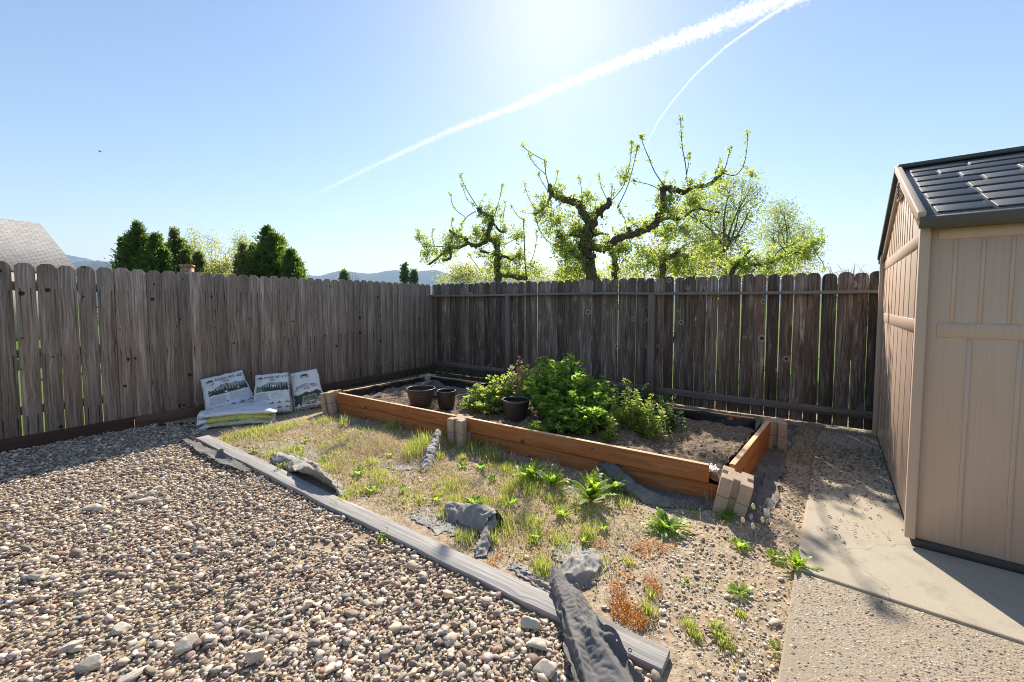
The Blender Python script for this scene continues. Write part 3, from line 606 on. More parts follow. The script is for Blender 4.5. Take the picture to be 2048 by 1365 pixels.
px_ = rng.uniform(.1, 4.6, 5200); py_ = rng.uniform(.05, 1.5, 5200); pz_ = soilz(px_, py_)
P = BED_O[None]+px_[:, None]*BX+py_[:, None]*BY; sz = rng.uniform(.002, .006, 5200)*np.where(rng.random(5200) < .10, 2.2, 1)
mb = MB(); scatter_stones(mb, np.column_stack([P, pz_+.004]), sz, [stone_variant(ICO0, .3, 2, s) for s in range(4)], ICO0F, (.6, 1)); o = mb.build('soil_crumbs', M['clod']); tag(o, 'soil crumbs and white perlite specks on the bed surface', 'soil', kind='stuff')

# ------------------------------------------------------------------ shed
shed = empty('garden_shed', (SH_A[0], SH_A[1], .034), math.atan2(SH_X[1], SH_X[0]), 'tan plastic garden shed with a dark shingle pattern roof', 'shed')
# local: x along the front wall (to the right), y along the gable wall (to the back); slight lean as in the photo
SW, SD, EH, RH, RX = 2.9, 2.44, 1.915, 2.46, -.02
fm = MB(); box(fm, (SW/2, .02, .045+(EH-.045)/2), (SW, .036, EH-.045), lay=2)
for x in np.arange(.19, 2.8, .18): box(fm, (x, .001, .64), (.020, .008, 1.16), lay=2)
for x in np.arange(.118, 2.8, .104): box(fm, (x, .001, 1.535), (.016, .008, .455), lay=2)
box(fm, (SW/2, .0008, 1.265), (SW-.12, .008, .080), lay=0); box(fm, (SW/2, .0008, 1.80), (SW-.1, .008, .06), lay=0)
bevel(fm.build('front_wall', M['shed'], shed), .002, 1)
sm = MB()
prism(sm, [(0.02, .045), (SD, .045), (SD, EH), (SD/2, RH-.03), (0.02, EH)], (0, 1, 0), (0, 0, 1), (1, 0, 0), (.0015, .02, 0), .036)
for y in (.30, .56, .82, 1.08, 1.34, 1.60, 1.86, 2.12): box(sm, (.0005, y, .70), (.005, .014, 1.06), lay=2); box(sm, (.0005, y, 1.525), (.005, .014, .46), lay=2)
box(sm, (.0005, SD/2+.02, 1.275), (.006, SD-.12, .085), lay=1); box(sm, (.0005, SD/2+.02, 1.80), (.006, SD-.1, .085), lay=1)
for y in np.arange(.55, 2.0, .13): h = RH-.10-abs(y-SD/2)/(SD/2)*(RH-EH)-1.85; box(sm, (.0005, y, 1.85+h/2), (.005, .012, h), lay=2)
bevel(sm.build('gable_wall', M['shed'], shed), .0012, 1)
tm = MB(); box(tm, (-.006, -.006, .045+(EH-.045)/2), (.046, .046, EH-.045), lay=2); bevel(tm.build('corner_trim', M['shed_trim'], shed), .006, 2)
tm = MB(); box(tm, (-.004, SD+.02, .045+(EH-.045)/2), (.06, .06, EH-.045), lay=2); bevel(tm.build('corner_trim', M['shed_trim'], shed), .01, 2)
tm = MB(); box(tm, (SW/2, SD+.02, .95), (SW, .036, 1.85), lay=2); tm.build('back_wall', M['shed'], shed)
tm = MB(); box(tm, (SW/2, SD/2, .022), (SW-.01, SD+.03, .045), lay=0); tm.build('base_skirt', M['skirt'], shed)
# vent
vm = MB(); box(vm, (-.012, SD/2, 2.31), (.02, .20, .15), lay=1); v_ = vm.build('vent', M['shed_trim'], shed); bevel(v_, .004, 1)
vm = MB()
for k in range(4): box(vm, (-.024, SD/2, 2.265+k*.030), (.006, .16, .012), lay=1)
vm.build('louvre', M['dark'], v_)
# roof: two sloping decks with stepped shingle relief
sl_ang = math.atan2(RH-EH, SD/2); sl_len = math.hypot(RH-EH, SD/2)+.10
def roof_side(sgn):
    rm = MB(); d = np.array([0, sgn*math.cos(sl_ang), -math.sin(sl_ang)]); up = np.array([0, sgn*math.sin(sl_ang), math.cos(sl_ang)]); ridge = np.array([0, SD/2+.02, RH+.005])
    R = np.stack([np.array([1., 0, 0]), d, up], 1)
    L = SW+.16; x0 = RX-.02
    c = ridge+d*(sl_len/2)+up*.010; box(rm, c+np.array([x0+L/2, 0, 0]), (L, sl_len, .022), R, lay=0)
    rows = 8; rw = (sl_len-.10)/rows; rs = random.Random(5)
    for r in range(rows):
        x = x0+.055+rs.uniform(0, .02); first = True; a0 = .07+r*rw
        while x < x0+L-.04:
            w_ = rs.choice([.17, .26, .34, .26, .42]) if not first else rs.choice([.14, .22, .30]); first = False; w_ = min(w_, x0+L-.03-x)
            if w_ < .06: break
            xa, xb = x, x+w_-.018
            # wedge: thin at the top of the row, thick at its lower edge
            pts = []
            for xx, ins in ((xa, 1), (xb, -1)):
                for aa, hh in ((a0-.002, .0222), (a0+rw-.006, .0300), (a0+rw-.0045, .0285), (a0+rw-.004, .021), (a0-.002, .020)): pts.append(ridge+d*aa+up*hh+np.array([xx, 0, 0]))
            F = [[0, 1, 6, 5], [1, 2, 7, 6], [2, 3, 8, 7], [3, 4, 9, 8], [4, 3, 2, 1, 0], [5, 6, 7, 8, 9]]
            rm.add(pts, F); x += w_
    # rounded eave nose
    e = ridge+d*sl_len; box(rm, e+up*.0+np.array([x0+L/2, 0, -.012]), (L, .05, .062), R, lay=0)
    o = rm.build('roof_slope', M['shed_roof'], shed); bevel(o, .0008, 1, 30)
    bm_ = MB(); box(bm_, ridge+d*(sl_len/2-.01)-up*.045+np.array([RX+.012, 0, 0]), (.03, sl_len-.05, .085), R, lay=1); bevel(bm_.build('barge_board', M['shed_trim'], shed), .003, 1)
    em = MB(); box(em, ridge+d*(sl_len/2)+up*.022+np.array([RX-.012, 0, 0]), (.035, sl_len+.02, .05), R, lay=1); bevel(em.build('roof_edge', M['shed_trim'] if sgn < 0 else M['shed_roof'], shed), .004, 2)
roof_side(-1); roof_side(1)
rm = MB(); box(rm, (RX+SW/2+.06, SD/2+.02, RH+.030), (SW+.16, .13, .036), lay=0); bevel(rm.build('ridge_cap', M['shed_roof'], shed), .014, 3)
d = np.array([0, -math.cos(sl_ang), -math.sin(sl_ang)]); up = np.array([0, -math.sin(sl_ang), math.cos(sl_ang)]); R = np.stack([np.array([1., 0, 0]), d, up], 1)
rm = MB(); box(rm, np.array([.985, SD/2+.02, RH+.005])+d*.27+up*.055, (.52, .30, .055), R, lay=0); bevel(rm.build('skylight', M['skylight'], shed), .025, 4)

# ------------------------------------------------------------------ grey edging plank
pk = MB(); L = np.linalg.norm(PL_B-PL_A); n = 36; xs_ = np.linspace(0, L, n); V = []; F = []; uv = []
for q, x in enumerate(xs_):
    bow = .012*math.sin(x*.9+.3); zz = .008+.012*math.sin(x*.7+2)+gh(*(PL_A+PL_D*x))
    for dy, dz in ((-.060, .004), (.060, .004), (.060, .035), (-.060, .035)):
        p2 = PL_A+PL_D*x+PL_N*(dy+bow); V.append((p2[0], p2[1], zz+dz))
for q in range(n-1):
    for k in range(4):
        k2 = (k+1) % 4; F.append([q*4+k, (q+1)*4+k, (q+1)*4+k2, q*4+k2]); uv += [(k*.13, xs_[q]), (k*.13, xs_[q+1]), (k*.13+.13, xs_[q+1]), (k*.13+.13, xs_[q])]
F += [[0, 1, 2, 3], [(n-1)*4+k for k in (3, 2, 1, 0)]]; uv += [(0, 0), (.1, 0), (.1, .04), (0, .04)]*2
pk.add(V, F, uv); plank = pk.build('edging_plank', M['plank']); bevel(plank, .004, 2, 50); tag(plank, 'long grey weathered edging plank dividing the gravel from the weedy dirt', 'plank')
for dx, dy in ((.10, -.030), (.135, .028)):
    p2 = PL_B-PL_D*dx+PL_N*dy; nm = MB(); zz = .008+.012*math.sin((L-dx)*.7+2)+gh(*p2)+.0355; nm.add([(p2[0]+.008*math.cos(a), p2[1]+.008*math.sin(a), zz+.001) for a in np.linspace(0, 2*PI, 10, endpoint=False)]+[(p2[0], p2[1], zz-.006)], [[k, (k+1) % 10, 10] for k in range(10)]); nm.build('screw_hole', M['dark'], plank)
# ------------------------------------------------------------------ text
_tc = {}
def text2d(s, bold=False):
    if s in _tc: return _tc[s]
    c = bpy.data.curves.new('t', 'FONT'); c.body = s; c.size = 1; c.align_x = 'CENTER'; c.align_y = 'CENTER'; c.resolution_u = 2; c.offset = .022
    o = bpy.data.objects.new('t', c); COL.objects.link(o); dg = bpy.context.evaluated_depsgraph_get(); me = bpy.data.meshes.new_from_object(o.evaluated_get(dg))
    V = np.array([v.co[:2] for v in me.vertices]); F = [list(p.vertices) for p in me.polygons]
    bpy.data.objects.remove(o); bpy.data.curves.remove(c); bpy.data.meshes.remove(me)
    lo, hi = V.min(0), V.max(0); V = (V-(lo+hi)/2)/(hi[0]-lo[0]); _tc[s] = (V, F); return _tc[s]
# ------------------------------------------------------------------ bags of soil
def bag_fun(W, H, T, seed, p=3.6, e=.5, wr=.016):
    o = Vector((seed*7.1, seed*3.3, 0))
    def f(u, v, side):      # u,v in 0..1
        a = abs(2*u-1)**p; b = abs(2*v-1)**p; prof = max(0, (1-a)*(1-b))**e
        w_ = mnoise.noise(Vector((u*3.2, v*3.2, side))+o)*wr*1.4+mnoise.noise(Vector((u*9, v*7, side*2))+o)*wr*.7
        edge = mnoise.noise(Vector((u*7, v*7, 5))+o)*.010*(1-prof)
        bel = 1+.30*(1-v)**1.5-.12*v
        return np.array([(u-.5)*W*(1+.02*math.sin(v*5+seed)-.20*max(0, v-.35))+edge, side*(T/2*prof*bel+w_*prof), v*H+edge])
    return f
def bag_body(mb, f, n=30, side_mat=None):
    ids = {}; V = []; g = (1-np.cos(np.linspace(0, PI, n)))/2
    for sd_ in (-1, 1):
        for i in range(n):
            for k in range(n):
                rim = i in (0, n-1) or k in (0, n-1)
                key = (i, k, 0 if rim else sd_)
                if key in ids: continue
                ids[key] = len(V); V.append(f(g[i], g[k], 0 if rim else sd_))
    F = []; mats = []
    def idx(i, k, s_): return ids[(i, k, 0 if (i in (0, n-1) or k in (0, n-1)) else s_)]
    Fm = {0: [], 1: []}
    for s_ in (-1, 1):
        for i in range(n-1):
            for k in range(n-1):
                q = [idx(i, k, s_), idx(i+1, k, s_), idx(i+1, k+1, s_), idx(i, k+1, s_)]
                if s_ > 0: q = q[::-1]
                m = 0
                if side_mat is not None and side_mat(g[i], g[k]): m = 1
                Fm[m].append(q)
    b = mb.n; mb.add(V, np.array(Fm[0]), None, 0)
    if Fm[1]: mb.F.append((np.array(Fm[1])+b, None, 1))
def on_bag(f, P2, off=.0025):
    out = []
    for u, v in P2: q = f(min(max(u, .001), .999), min(max(v, .001), .999), -1); q[1] -= off; out.append(q)
    return np.array(out)
def pr_poly(mb, f, pts, mat=0, off=.0025):
    """a printed polygon, fanned over a fine grid so that it follows the bag"""
    b = bmesh.new(); vs = [b.verts.new((x, y, 0)) for x, y in pts]; b.faces.new(vs)
    bmesh.ops.triangulate(b, faces=b.faces[:]); bmesh.ops.subdivide_edges(b, edges=[e for e in b.edges if e.calc_length() > .12], cuts=3, use_grid_fill=False); bmesh.ops.triangulate(b, faces=b.faces[:])
    b.verts.index_update(); P2 = [(v.co.x, v.co.y) for v in b.verts]; F = [[v.index for v in fc.verts] for fc in b.faces]; b.free()
    mb.add(on_bag(f, P2, off), F, None, mat)
def pr_text(mb, f, s, cu, cv, wid, W, H, mat=0, arc=0.0, off=.003):
    V, F = text2d(s); P2 = np.column_stack([cu+V[:, 0]*wid, cv+V[:, 1]*wid*W/H-arc*(V[:, 0]*2)**2]); mb.add(on_bag(f, P2, off), F, None, mat)
def rect(a, b, c, d): return [(a, b), (c, b), (c, d), (a, d)]
def forest(u0, u1, v0, v1, n, seed, top=.9):
    r = random.Random(seed); pts = [(u0, v0)]; pts.append((u0, v0+(v1-v0)*.35)); x = u0
    dx = (u1-u0)/n
    for i in range(n):
        h = v0+(v1-v0)*(r.uniform(.45, .7)+(.3 if r.random() < .22 else 0)+.12*i/n); b_ = v0+(v1-v0)*r.uniform(.28, .42)
        pts += [(x+dx*.15, b_), (x+dx*.28, b_+(h-b_)*.35), (x+dx*.24, b_+(h-b_)*.38), (x+dx*.40, b_+(h-b_)*.7), (x+dx*.5, h), (x+dx*.6, b_+(h-b_)*.7), (x+dx*.76, b_+(h-b_)*.38), (x+dx*.72, b_+(h-b_)*.35), (x+dx*.88, b_)]; x += dx
    pts += [(u1, v0+(v1-v0)*.4), (u1, v0)]; return pts
def logo(o, f, cu, cv, s, W, H, parent):
    mb = MB(); k = W/H
    pts = [(cu-.5*s, cv), (cu-.38*s, cv+.14*s*k), (cu-.22*s, cv+.10*s*k), (cu-.08*s, cv+.26*s*k), (cu+.04*s, cv+.14*s*k), (cu+.2*s, cv+.24*s*k), (cu+.34*s, cv+.10*s*k), (cu+.5*s, cv+.02*s*k), (cu+.45*s, cv-.04*s*k), (cu-.45*s, cv-.04*s*k)]
    pr_poly(mb, f, pts, 0, .0032); pr_text(mb, f, "PAW'S OWN", cu, cv-.16*s*k, .95*s, W, H, 0); a = np.linspace(PI*1.08, PI*1.92, 12)
    ring = [(cu+.46*s*math.cos(t), cv-.22*s*k+.42*s*k*math.sin(t)) for t in a]+[(cu+.43*s*math.cos(t), cv-.22*s*k+.39*s*k*math.sin(t)) for t in a[::-1]]
    pr_poly(mb, f, ring, 1); mb.build('logo', [M['ink'], M['ink_pale']], parent)
def soil_bag(px, py, yaw, lean, roll, W, H, T, seed, kind, lab, side=None):
    p = gat(px, py); e = empty('soil_bag', (p[0], p[1], p[2]), 0, lab, 'bag', 'white bags of raised bed soil')
    e.rotation_mode = 'QUATERNION'; e.rotation_quaternion = (Matrix.Rotation(math.radians(yaw), 3, 'Z') @ Matrix.Rotation(math.radians(-lean), 3, 'X') @ Matrix.Rotation(math.radians(roll), 3, 'Y')).to_quaternion()
    f = bag_fun(W, H, T, seed); mb = MB(); bag_body(mb, f, 32, side); mb.build('bag_body', [M['bag'], M['bag_dirty']], e, True)
    t_ = MB()
    if kind == 'back':
        logo(e, f, .18, .885, .17, W, H, e)
        pr_text(t_, f, 'RAISED BED', .53, .895, .47, W, H); pr_text(t_, f, 'SOIL', .53, .825, .15, W, H); pr_poly(t_, f, rect(.38, .823, .43, .829)); pr_poly(t_, f, rect(.63, .823, .68, .829)); t_.build('lettering', M['ink_mid'], e)
        b_ = MB(); pr_poly(b_, f, [(.80, .88), (.83, .92), (.95, .93), (.94, .89), (.92, .86), (.82, .86)]); pr_text(b_, f, 'OMRI', .875, .893, .10, W, H, 1, off=.004); b_.build('badge', [M['ink_brown'], M['bag']], e)
        pm = MB(); hill = [(.09, .55), (.09, .69), (.18, .66), (.30, .72), (.42, .765), (.52, .77), (.62, .74), (.72, .76), (.82, .73), (.95, .75), (.95, .55)]
        pr_poly(pm, f, hill, 0); pr_poly(pm, f, forest(.09, .95, .545, .80, 13, seed), 1, .0040)
        if seed == 2: pr_poly(pm, f, [(.09, .60), (.09, .70), (.16, .67), (.24, .63), (.30, .58), (.2, .56), (.09, .56)], 2, .0052)
        pm.build('printed_picture', [M['ink_hill'], M['ink_forest'], M['ink_green']], e)
        s_ = MB(); r = random.Random(seed)
        for i in range(9): pr_poly(s_, f, rect(.09, .50-i*.020, .42+r.uniform(-.03, .03), .508-i*.020))
        for i in range(6): pr_poly(s_, f, rect(.50, .51-i*.020, .80+r.uniform(-.1, .12), .516-i*.020))
        for i in range(3): pr_poly(s_, f, rect(.50, .385-i*.018, .93, .389-i*.018))
        for i in range(3): pr_poly(s_, f, rect(.09, .275-i*.028, .36, .284-i*.028))
        pr_text(s_, f, 'INGREDIENTS', .2, .17, .2, W, H)
        q = MB(); pr_poly(q, f, rect(.30, .13, .37, .19))
        for a in range(3):
            for c in range(2):
                u0 = .45+a*.185; v0 = .255-c*.115; pr_poly(q, f, [(u0, v0), (u0+.02, v0-.018), (u0+.11, v0-.018), (u0+.145, v0+.004), (u0+.09, v0+.01)]); pr_poly(q, f, [(u0+.06, v0+.01), (u0+.065, v0+.045), (u0+.09, v0+.03), (u0+.085, v0+.01)])
        a_ = np.linspace(0, 2*PI, 12, endpoint=False); ring = [(.435+.017*math.cos(t), .345+.017*W/H*math.sin(t)) for t in a_]; pr_poly(q, f, ring)
        s_.F += [(a_[0]+s_.n, a_[1], 1) for a_ in q.F]; s_.V += q.V; s_.build('small_print', [M['ink_pale'], M['ink_mid']], e)
    else:
        logo(e, f, .50, .86, .32, W, H, e)
        pr_text(t_, f, 'RAISED BED', .52, .615, .70, W, H, arc=.05); pr_text(t_, f, 'SOIL', .52, .535, .24, W, H); pr_poly(t_, f, rect(.27, .532, .36, .539)); pr_poly(t_, f, rect(.68, .532, .77, .539)); pr_poly(t_, f, rect(.10, .50, .22, .515)); t_.build('lettering', M['ink_mid'], e)
        b_ = MB(); pr_text(b_, f, '1.5 CF', .13, .90, .13, W, H); b_.build('badge', M['ink_pale'], e)
        pm = MB(); hill = [(.06, .12), (.06, .41), (.2, .38), (.35, .40), (.47, .45), (.55, .41), (.70, .42), (.84, .46), (.95, .40), (.95, .12)]; pr_poly(pm, f, hill, 1)
        pr_poly(pm, f, [(.30, .16), (.34, .34), (.78, .36), (.88, .20), (.88, .14), (.30, .14)], 2, .004); pr_poly(pm, f, [(.36, .19), (.39, .31), (.75, .33), (.82, .21)], 3, .0052)
        r = random.Random(4)
        for i in range(12): x, y = r.uniform(.44, .60), r.uniform(.20, .34); pr_poly(pm, f, [(x, y), (x+.03, y+.012), (x+.05, y), (x+.03, y-.015)], 4, .0068)
        pm.build('printed_picture', [M['ink_hill'], M['ink_forest'], M['ink_hill'], M['ink_brown'], M['ink_leaf']], e)
        q = MB(); pr_poly(q, f, rect(.06, .06, .9, .09)); q.build('small_print', M['ink_pale'], e)
    return e
soil_bag(469, 831, 45, 21, -9, .54, .56, .14, 1, 'back', 'leaning white soil bag behind the lying stack, its forest print tilting up')
soil_bag(546, 830, 19, 20, -3, .45, .54, .17, 2, 'back', 'white soil bag standing in the middle with a dirt speckled right side', lambda u, v: u > .955 or v < .03)
soil_bag(620, 819, 24, 19, -8, .38, .535, .13, 3, 'front', 'white soil bag nearest the raised bed with the big arched lettering', lambda u, v: v < .055)
def lying_bag(c, z, yaw, L, Wd, T, seed, mats, lab):
    e = empty('soil_bag', (c[0], c[1], z), math.radians(yaw), lab, 'bag', 'flattened bags stacked on the ground')
    f0 = bag_fun(L, Wd, T, seed, 3.2, .6, .022)
    def f(u, v, s):
        q = f0(u, v, s); zz = -q[1]; cr = max(0, (.10-u)/.10)
        z_ = T/2+zz-.035*(2*u-1)**2*.6+cr*.035*math.sin(v*31+seed)+cr*.02*math.sin(v*57)-.02*max(0, u-.8)*5*.4
        return np.array([q[0]+cr*.03*math.sin(v*23+seed), q[2]-Wd/2, z_])
    mb = MB(); bag_body(mb, f, 34, lambda u, v: v < .17 and u > .10); mb.build('bag_body', mats, e, True)
    return e, f
cs = gat(481, 843)
_, f_ = lying_bag(cs+np.array([.03, -.01, 0]), cs[2]+.0, 20, .74, .44, .078, 11, [M['bag'], M['bag_green']], 'lowest of the three flattened bags, its front edge printed pale green')
_, f_ = lying_bag(cs+np.array([.0, .0, 0]), cs[2]+.055, 24, .76, .44, .078, 12, [M['bag'], M['bag_yellow']], 'middle of the three flattened bags, its front edge printed yellow')
eb, f_ = lying_bag(cs+np.array([.01, .03, 0]), cs[2]+.110, 21, .78, .46, .088, 13, [M['bag'], M['bag']], 'topmost of the three flattened bags, plain white with a crumpled end')
mb = MB(); V, F = text2d('SOIL MIX'); P = [f_(.62+x*.16, .055+y*.12, -1)+np.array([0, -.004, .001]) for x, y in V]; mb.add(P, F); mb.build('lettering', M['ink_mid'], eb)

# ------------------------------------------------------------------ pots
def pot(name, c, r0, r1, h, lab, mat, rim=.018, ribs=0, R=None, rimmat=None, group=None):
    e = empty(name, tuple(c), 0, lab, 'pot', group)
    if R is not None: e.rotation_mode = 'QUATERNION'; e.rotation_quaternion = Matrix(R).to_quaternion()
    prof = [(.001, .008), (r0*.78, .008), (r0*.82, .0), (r0*.96, 0), (r0, .006)]; n = 26
    for i in range(1, n+1):
        t = i/n; r = r0+(r1-r0)*t**.85
        if ribs and .12 < t < .85: r += .0035*math.sin(t*ribs*2*PI)
        prof.append((r, .006+(h-.03)*t))
    tr = r1; prof += [(tr-.004, h-.02), (r0*.94, .018), (.001, .016)]
    mb = MB(); lathe(mb, prof, 48); mb.build('pot_body', mat, e, True)
    mb = MB(); lathe(mb, [(tr-.006, h-.020), (tr+.002, h-.021), (tr+.007, h-.016), (tr+.008, h-.004), (tr+.004, h), (tr-.003, h), (tr-.006, h-.004), (tr-.006, h-.020)], 48); mb.build('rim', rimmat or mat, e, True); return e
def sat(px, py, z=.175): return at(px, py, z)
c = sat(842, 812); pot('plant_pot', c, .115, .172, .225, 'wide brown ribbed pot standing in front of the overturned pot', M['pot_brown'], ribs=6, rimmat=M['pot_brown'])
c = sat(893, 816); pot('plant_pot', c, .092, .112, .215, 'small dark upright pot beside the wide ribbed pot', M['pot_black'])
nrm = nz(np.array([.50, -.62, .60])); c = atY(862, 788, 5.6); z_ = -nrm; x_ = nz(np.cross([0, 0, 1.], z_)); y_ = np.cross(z_, x_); R = np.stack([x_, y_, z_], 1)
pot('plant_pot', c+nrm*.17, .125, .185, .19, 'overturned grey pot with its dusty bottom facing up', M['pot_grey'], ribs=4, R=R)
c = sat(1030, 842, .17); pot('plant_pot', c+np.array([.01, .03, 0]), .118, .145, .235, 'tall black pot standing between the bush and the front boards', M['pot_black'], rimmat=M['pot_rim'])
c = sat(985, 802); pot('plant_pot', c, .15, .20, .20, 'dark pot half hidden behind the bush at the back of the bed', M['pot_black'])
P = [at(x, y, z) for x, y, z in ((900, 800, .19), (915, 793, .21), (932, 789, .22), (946, 791, .20), (952, 796, .18))]; mb = MB(); tube(mb, smooth_path(P, 6), .008, 8); tag(mb.build('hose', M['hose'], smooth=True), 'short piece of grey hose arching out of the bed soil', 'hose')
mb = MB(); P = [at(x, y, z) for x, y, z in ((592, 822, .0), (592, 808, .05), (600, 802, .12), (612, 803, .12), (620, 812, .05), (622, 820, .0))]; tube(mb, smooth_path(P, 6), .005, 6); tag(mb.build('irrigation_tube', M['pot_black'], smooth=True), 'thin black tube looping in front of the right soil bag', 'tube')

# ------------------------------------------------------------------ landscape fabric
def relax(V, n, m, grow, steps, seed, floor, grav=.0011):
    """buckle a sheet: every edge wants to be a little longer than it is, gravity and the ground hold it down"""
    P = np.array(V).reshape(n, m, 3); r = np.random.default_rng(seed); cons = []
    def c_(a, b, k, g_): cons.append((a, b, np.linalg.norm(P[a]-P[b], axis=-1, keepdims=True)*g_, k))
    S_ = np.s_
    for o in (0, 1):
        e = n-((n-o) % 2); c_(S_[o:e-1:2, :], S_[o+1:e:2, :], .5, grow); e = m-((m-o) % 2); c_(S_[:, o:e-1:2], S_[:, o+1:e:2], .5, grow)
        e = n-((n-o) % 2); c_(S_[o:e-1:2, :-1], S_[o+1:e:2, 1:], .35, grow); c_(S_[o:e-1:2, 1:], S_[o+1:e:2, :-1], .35, grow)
    for o in range(4):
        a = np.arange(o, n-3, 6) if n-3 > o else np.zeros(0, int)
        if len(a): c_((a,), (a+3,), .10, 1+(grow-1)*.35)
        a = np.arange(o, m-3, 6)
        if len(a): c_((slice(None), a), (slice(None), a+3), .10, 1+(grow-1)*.35)
    P = P+r.normal(0, .0018, P.shape); Q = P.copy()
    for s_ in range(steps):
        v = (P-Q)*.80; Q = P.copy(); P = P+v; P[..., 2] -= grav
        for _ in range(5):
            for a, b, L0, k in cons:
                d = P[a]-P[b]; l = np.linalg.norm(d, axis=-1, keepdims=True)+1e-9; q = d*((l-L0)/l)*k; P[a] -= q; P[b] += q
            f = floor(P[..., 0], P[..., 1])+.004; lo = P[..., 2] < f; P[..., 2] = np.where(lo, f, P[..., 2]); P[..., :2] = np.where(lo[..., None], Q[..., :2]*.6+P[..., :2]*.4, P[..., :2])
    return P.reshape(-1, 3)
def floor_z(x, y):
    z = gh(x, y); d = np.stack([x-PL_A[0], y-PL_A[1]], -1); a = d @ PL_D; b = np.abs(d @ PL_N); z = np.where((b < .075) & (a > -.02) & (a < np.linalg.norm(PL_B-PL_A)+.02), .050, z)
    u = (x-BED_O[0])*BX[0]+(y-BED_O[1])*BX[1]; v = (x-BED_O[0])*BY[0]+(y-BED_O[1])*BY[1]
    return z+np.where((d @ PL_N > .07), .030, 0)
def fabric(name, spine, secs, lab, mat='fabric', n=60, m=34, amp=.010, seed=0, ragged=.03, zoff=.0, crs=.2, grow=1.09, steps=20, grav=.0006, crisp=False, cat='landscape fabric'):
    SP = np.array([(lambda p: (p[0], p[1], p[2]+(s[2] if len(s) > 2 else 0)))(gat(s[0], s[1])) for s in spine]); SP = smooth_path(SP, 10)
    L = np.concatenate([[0], np.cumsum(np.linalg.norm(np.diff(SP[:, :2], axis=0), axis=1))]); tt = np.linspace(0, 1, n)
    C_ = np.stack([np.interp(tt*L[-1], L, SP[:, k]) for k in range(3)], 1); T = nz(np.gradient(C_, axis=0)*np.array([1, 1, 0])); N = np.stack([-T[:, 1], T[:, 0], 0*T[:, 0]], 1)
    def rs_(s): s = np.array(s, float) if crisp else smooth_path(np.array([(a, b, 0) for a, b in s]), 6)[:, :2]; l = np.concatenate([[0], np.cumsum(np.linalg.norm(np.diff(s, axis=0), axis=1))]); q = np.linspace(0, l[-1], m); return np.stack([np.interp(q, l, s[:, 0]), np.interp(q, l, s[:, 1])], 1)
    keys = [k for k, _ in secs]; SS = [rs_(s) for _, s in secs]; V = []; o = Vector((seed*11.3, seed*5.7, 0))
    for i in range(n):
        t = tt[i]; j = max(0, min(len(keys)-2, next((a for a in range(len(keys)-1) if t <= keys[a+1]), len(keys)-2))); w_ = (t-keys[j])/(keys[j+1]-keys[j]); s = SS[j]*(1-w_)+SS[j+1]*w_
        for k in range(m):
            v = k/(m-1); rg = ragged*(mnoise.noise(Vector((v*6, seed, t*0))+o)*((1 if i > n/2 else -1)*abs(2*t-1)**6)+0)
            re_ = ragged*mnoise.noise(Vector((t*9, v*1.5, 2))+o)*abs(2*v-1)**5
            p = C_[i]+N[i]*(s[k, 0]+re_)+T[i]*rg; d = np.array(mnoise.noise_vector(Vector((t*L[-1]*8, v*5, 1))+o))*amp*.7+np.array(mnoise.noise_vector(Vector((t*L[-1]*26, v*14, 4))+o))*amp*.35
            cr = crs*amp*2.0*max(0, 1-3.2*abs(mnoise.noise(Vector((t*L[-1]*9+v*4, v*7-t*5, 9))+o)))+crs*amp*1.0*max(0, 1-3.5*abs(mnoise.noise(Vector((t*L[-1]*19-v*6, v*12+t*5, 3))+o)))
            h = s[k, 1]; z = C_[i][2]+max(h, .004)+d[2]*(.4+min(1, h*14))+cr*(.35+min(1, h*10)); V.append((p[0]+d[0], p[1]+d[1], max(z, gh(p[0], p[1])+.004+zoff)))
    V = relax(V, n, m, grow, steps, seed+1, floor_z, grav)
    ids = np.arange(n*m).reshape(n, m); F = np.stack([ids[:-1, :-1], ids[1:, :-1], ids[1:, 1:], ids[:-1, 1:]], -1)
    keep = np.ones(F.shape[:2], bool)
    for i in range(n-1):
        for k in range(m-1):
            ed = min(i, n-2-i, k, m-2-k); keep[i, k] = ed > 3 or mnoise.noise(Vector((i*.35, k*.45, seed*3.1)))*3.2+ed*.9 > -.35
    F = F[keep]
    mb = MB(); mb.add(V, F); ob = mb.build(name, M[mat], smooth=True); md = ob.modifiers.new('thick', 'SOLIDIFY'); md.thickness = .0016; md.offset = 0
    return tag(ob, lab, cat)
# spine runs away from or towards the camera; +offset is to the left of its direction
roll = [(-.07, .0), (-.075, .05), (-.03, .085), (.03, .075), (.055, .03), (.035, .015), (.06, .03), (.09, .05), (.12, .02), (.15, .0)]
fabric('fabric_scrap', [(556, 922), (590, 938), (632, 966), (662, 982), (690, 993)], [(0, roll), (.45, [(x*1.15, y*1.1) for x, y in roll]), (.7, [(x*.8, y*.7) for x, y in roll]), (1, [(x*.45, y*.35) for x, y in roll])], 'crumpled roll of grey fabric lying along the far half of the plank', 'fabric_old', 64, 44, .006, 1, grow=1.09, steps=12, grav=.0002, crisp=True)
fabric('fabric_scrap', [(498, 892), (540, 896), (590, 905), (640, 925)], [(0, [(-.06, 0), (0, .004), (.06, .006)]), (.4, [(-.20, .0), (0, .008), (.10, .012), (.16, .05)]), (1, [(-.05, .0), (0, .02), (.10, .05)])], 'flat grey fabric sheet behind the crumpled roll', 'fabric_old', seed=2)
fabric('fabric_scrap', [(772, 932), (800, 937), (835, 934), (858, 925)], [(0, [(-.05, .0), (0, .02), (.05, .06)]), (.5, [(-.06, .0), (0, .005), (.05, .04)]), (1, [(-.04, .0), (0, .02), (.04, .09)])], 'curved strip of grey fabric below the tall grass tuft', 'fabric_old', seed=3, amp=.007)
